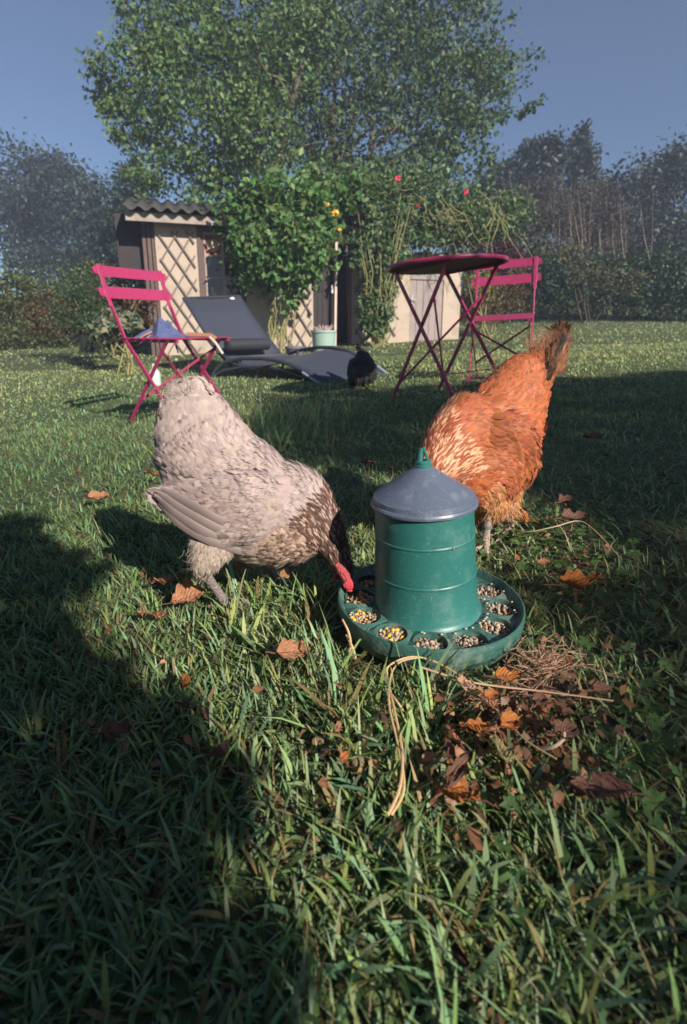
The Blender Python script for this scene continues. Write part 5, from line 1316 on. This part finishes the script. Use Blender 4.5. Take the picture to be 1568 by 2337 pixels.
stalk('dry_grass_stalk', 'long looping dry grass stalk in front of the feeder tray', [
    [gp(885, 1862, .02), gp(912, 1800, .03), gp(918, 1720, .035), gp(900, 1620, .04), gp(884, 1545, .04), gp(890, 1520, .045), gp(940, 1500, .045), gp(1000, 1515, .04), gp(1080, 1565, .035), gp(1150, 1640, .03), gp(1200, 1690, .03), gp(1270, 1735, .03)],
    [gp(893, 1862, .02), gp(922, 1800, .03), gp(908, 1700, .035), gp(888, 1610, .04), gp(893, 1540, .04), gp(915, 1512, .045), gp(960, 1502, .045)],
    [gp(885, 1575, .04), gp(905, 1600, .04), gp(922, 1625, .03)]], .0013)
stalk('thin_bent_twig', 'thin pale bent twig lying behind the orange hen\'s foot', [
    [gp(1140, 1185, .02), gp(1190, 1215, .03), gp(1260, 1205, .045), gp(1320, 1190, .05), gp(1360, 1215, .045), gp(1420, 1280, .03)], [gp(1275, 1200, .045), gp(1290, 1220, .04), gp(1300, 1250, .02)]], .0012, (.42, .31, .2))
stalk('straight_dry_stem', 'straight dry stem crossing the straw pile toward the edge', [[gp(960, 1525, .04), gp(1080, 1560, .035), gp(1240, 1580, .03), gp(1400, 1600, .03)]], .0012, (.48, .30, .2))
stalk('split_dry_blade', 'frayed dry leaf blade leaning on the rim of the tray', [[gp(790, 1500, .01), gp(800, 1475, .03), gp(796, 1445, .05), gp(782, 1415, .06)], [gp(812, 1510, .01), gp(805, 1480, .035), gp(790, 1450, .04)]], .002, (.55, .36, .2))
stalk('curled_dry_blade', 'curled pale dry blade beyond the faded green leaf', [[gp(1225, 1712, .02), gp(1262, 1705, .03), gp(1285, 1690, .035), gp(1288, 1672, .04)]], .0018, (.48, .34, .25))

# ------------------------------------------------------------------ unseen shade casters placed behind the camera
def shade_makers():
    k = 1/math.tan(SUN_EL); S_ = Vector((math.sin(SUN_AZ), -math.cos(SUN_AZ), 0))
    # hedge added unseen behind the viewpoint, cut to stand in for the viewer's shadow
    def keep_h(p):
        x = p[:, 0]-S_.x*p[:, 2]*k; y = p[:, 1]-S_.y*p[:, 2]*k
        edge = -.115-.75*(y-.374)+.035*np.sin(y*21+x*9)+.025*np.sin(y*47-x*13)
        return (x < edge) & (y < 1.22+.05*np.sin(x*14))
    th = thing('hedge', 'unseen hedge added behind the viewpoint to shade the lawn corner', 'hedge', (-.8, -1.1, 0))
    clh = [((-3.0+.36*i, -1.05, .28+.46*j), (.34, .16, .34), 1) for i in range(12) for j in range(4)]
    branches('stem', [(wob((c[0][0], c[0][1], -.02), c[0], 4, .04, 60+i), .02, .008) for i, c in enumerate(clh[3::4]) if c[0][0] < .3], M_bark, th, 5)['kind'] = 'stuff'
    leafcloud('foliage', clh, 60000, .05, GREEN, th, 94, sub=700, sig=.35, aspect=.8, keep=keep_h)
    # unseen tree, crown cut so its shadow fits the lawn's middle and right
    k = 1/math.tan(SUN_EL); S_ = Vector((math.sin(SUN_AZ), -math.cos(SUN_AZ), 0))
    def land(p):      # where each leaf's shadow lands
        return p[:, 0]-S_.x*p[:, 2]*k, p[:, 1]-S_.y*p[:, 2]*k
    def keep(p):
        x, y = land(p); r = np.random.default_rng(4).random(len(p))
        wob_ = .10*np.sin(x*9+y*4)+.06*np.sin(y*17-x*6)
        A = (y > 1.28+.12*wob_) & (y < 3.75+wob_) & (x > np.interp(y, [1.28, 1.5, 1.75, 2.2, 3, 4.2], [.40, .16, -.20, -.45, -.55, -.60])+wob_*.5) & (x < 6)
        B = (y < 1.35) & (y > .1) & (x > np.interp(y, [.1, .34, .44, .62, .8, 1.0, 1.3], [.09, .12, .25, .29, .33, .42, .42])+wob_*.25) & (x < 3.5)
        Bd = B & (np.sin(x*31+2*np.sin(y*23))*np.sin(y*27+1.5*np.sin(x*19)) < .55)
        return A | (Bd & (r < .8))
    t = thing('garden_tree', 'unseen leafy tree behind the viewpoint, crown cut to shade the lawn', 'tree', gz(8.6, -6.2))
    zc = 4.6; cl = []
    for (gx, gy, rx, ry) in ((1.2, 2.7, 2.2, 1.7), (3.8, 2.6, 2.0, 1.8), (.8, .8, .9, .7), (1.8, .8, 1.2, .8)):
        c = Vector((gx, gy, 0))+S_*zc*k; cl.append(((c.x, c.y, zc), (rx, ry, .35), rx*ry))
    branches('trunk', [(wob(gz(8.6, -6.2), (7.5, -5, 5.2), 7, .1, 3), .16, .06)]+[(wob((8.1, -5.6, 3.5), c[0], 6, .12, 40+i), .06, .012) for i, c in enumerate(cl)], M_bark, t)
    leafcloud('crown', cl, 30000, .11, GREEN, t, 90, sub=400, sig=.3, keep=keep)
shade_makers()

def haze():
    m = bpy.data.materials.new('air'); m.use_nodes = True; t = m.node_tree; t.nodes.clear()
    o = t.nodes.new('ShaderNodeOutputMaterial'); v = t.nodes.new('ShaderNodeVolumePrincipled')
    v.inputs['Color'].default_value = (.62, .70, 1.0, 1); v.inputs['Density'].default_value = .0052; v.inputs['Anisotropy'].default_value = 0
    t.links.new(v.outputs[0], o.inputs['Volume'])
    b = MB(); b.box((0, 8, 7.5), (60, 50, 19)); ob = b.build('haze', m); ob['kind'] = 'stuff'
haze()
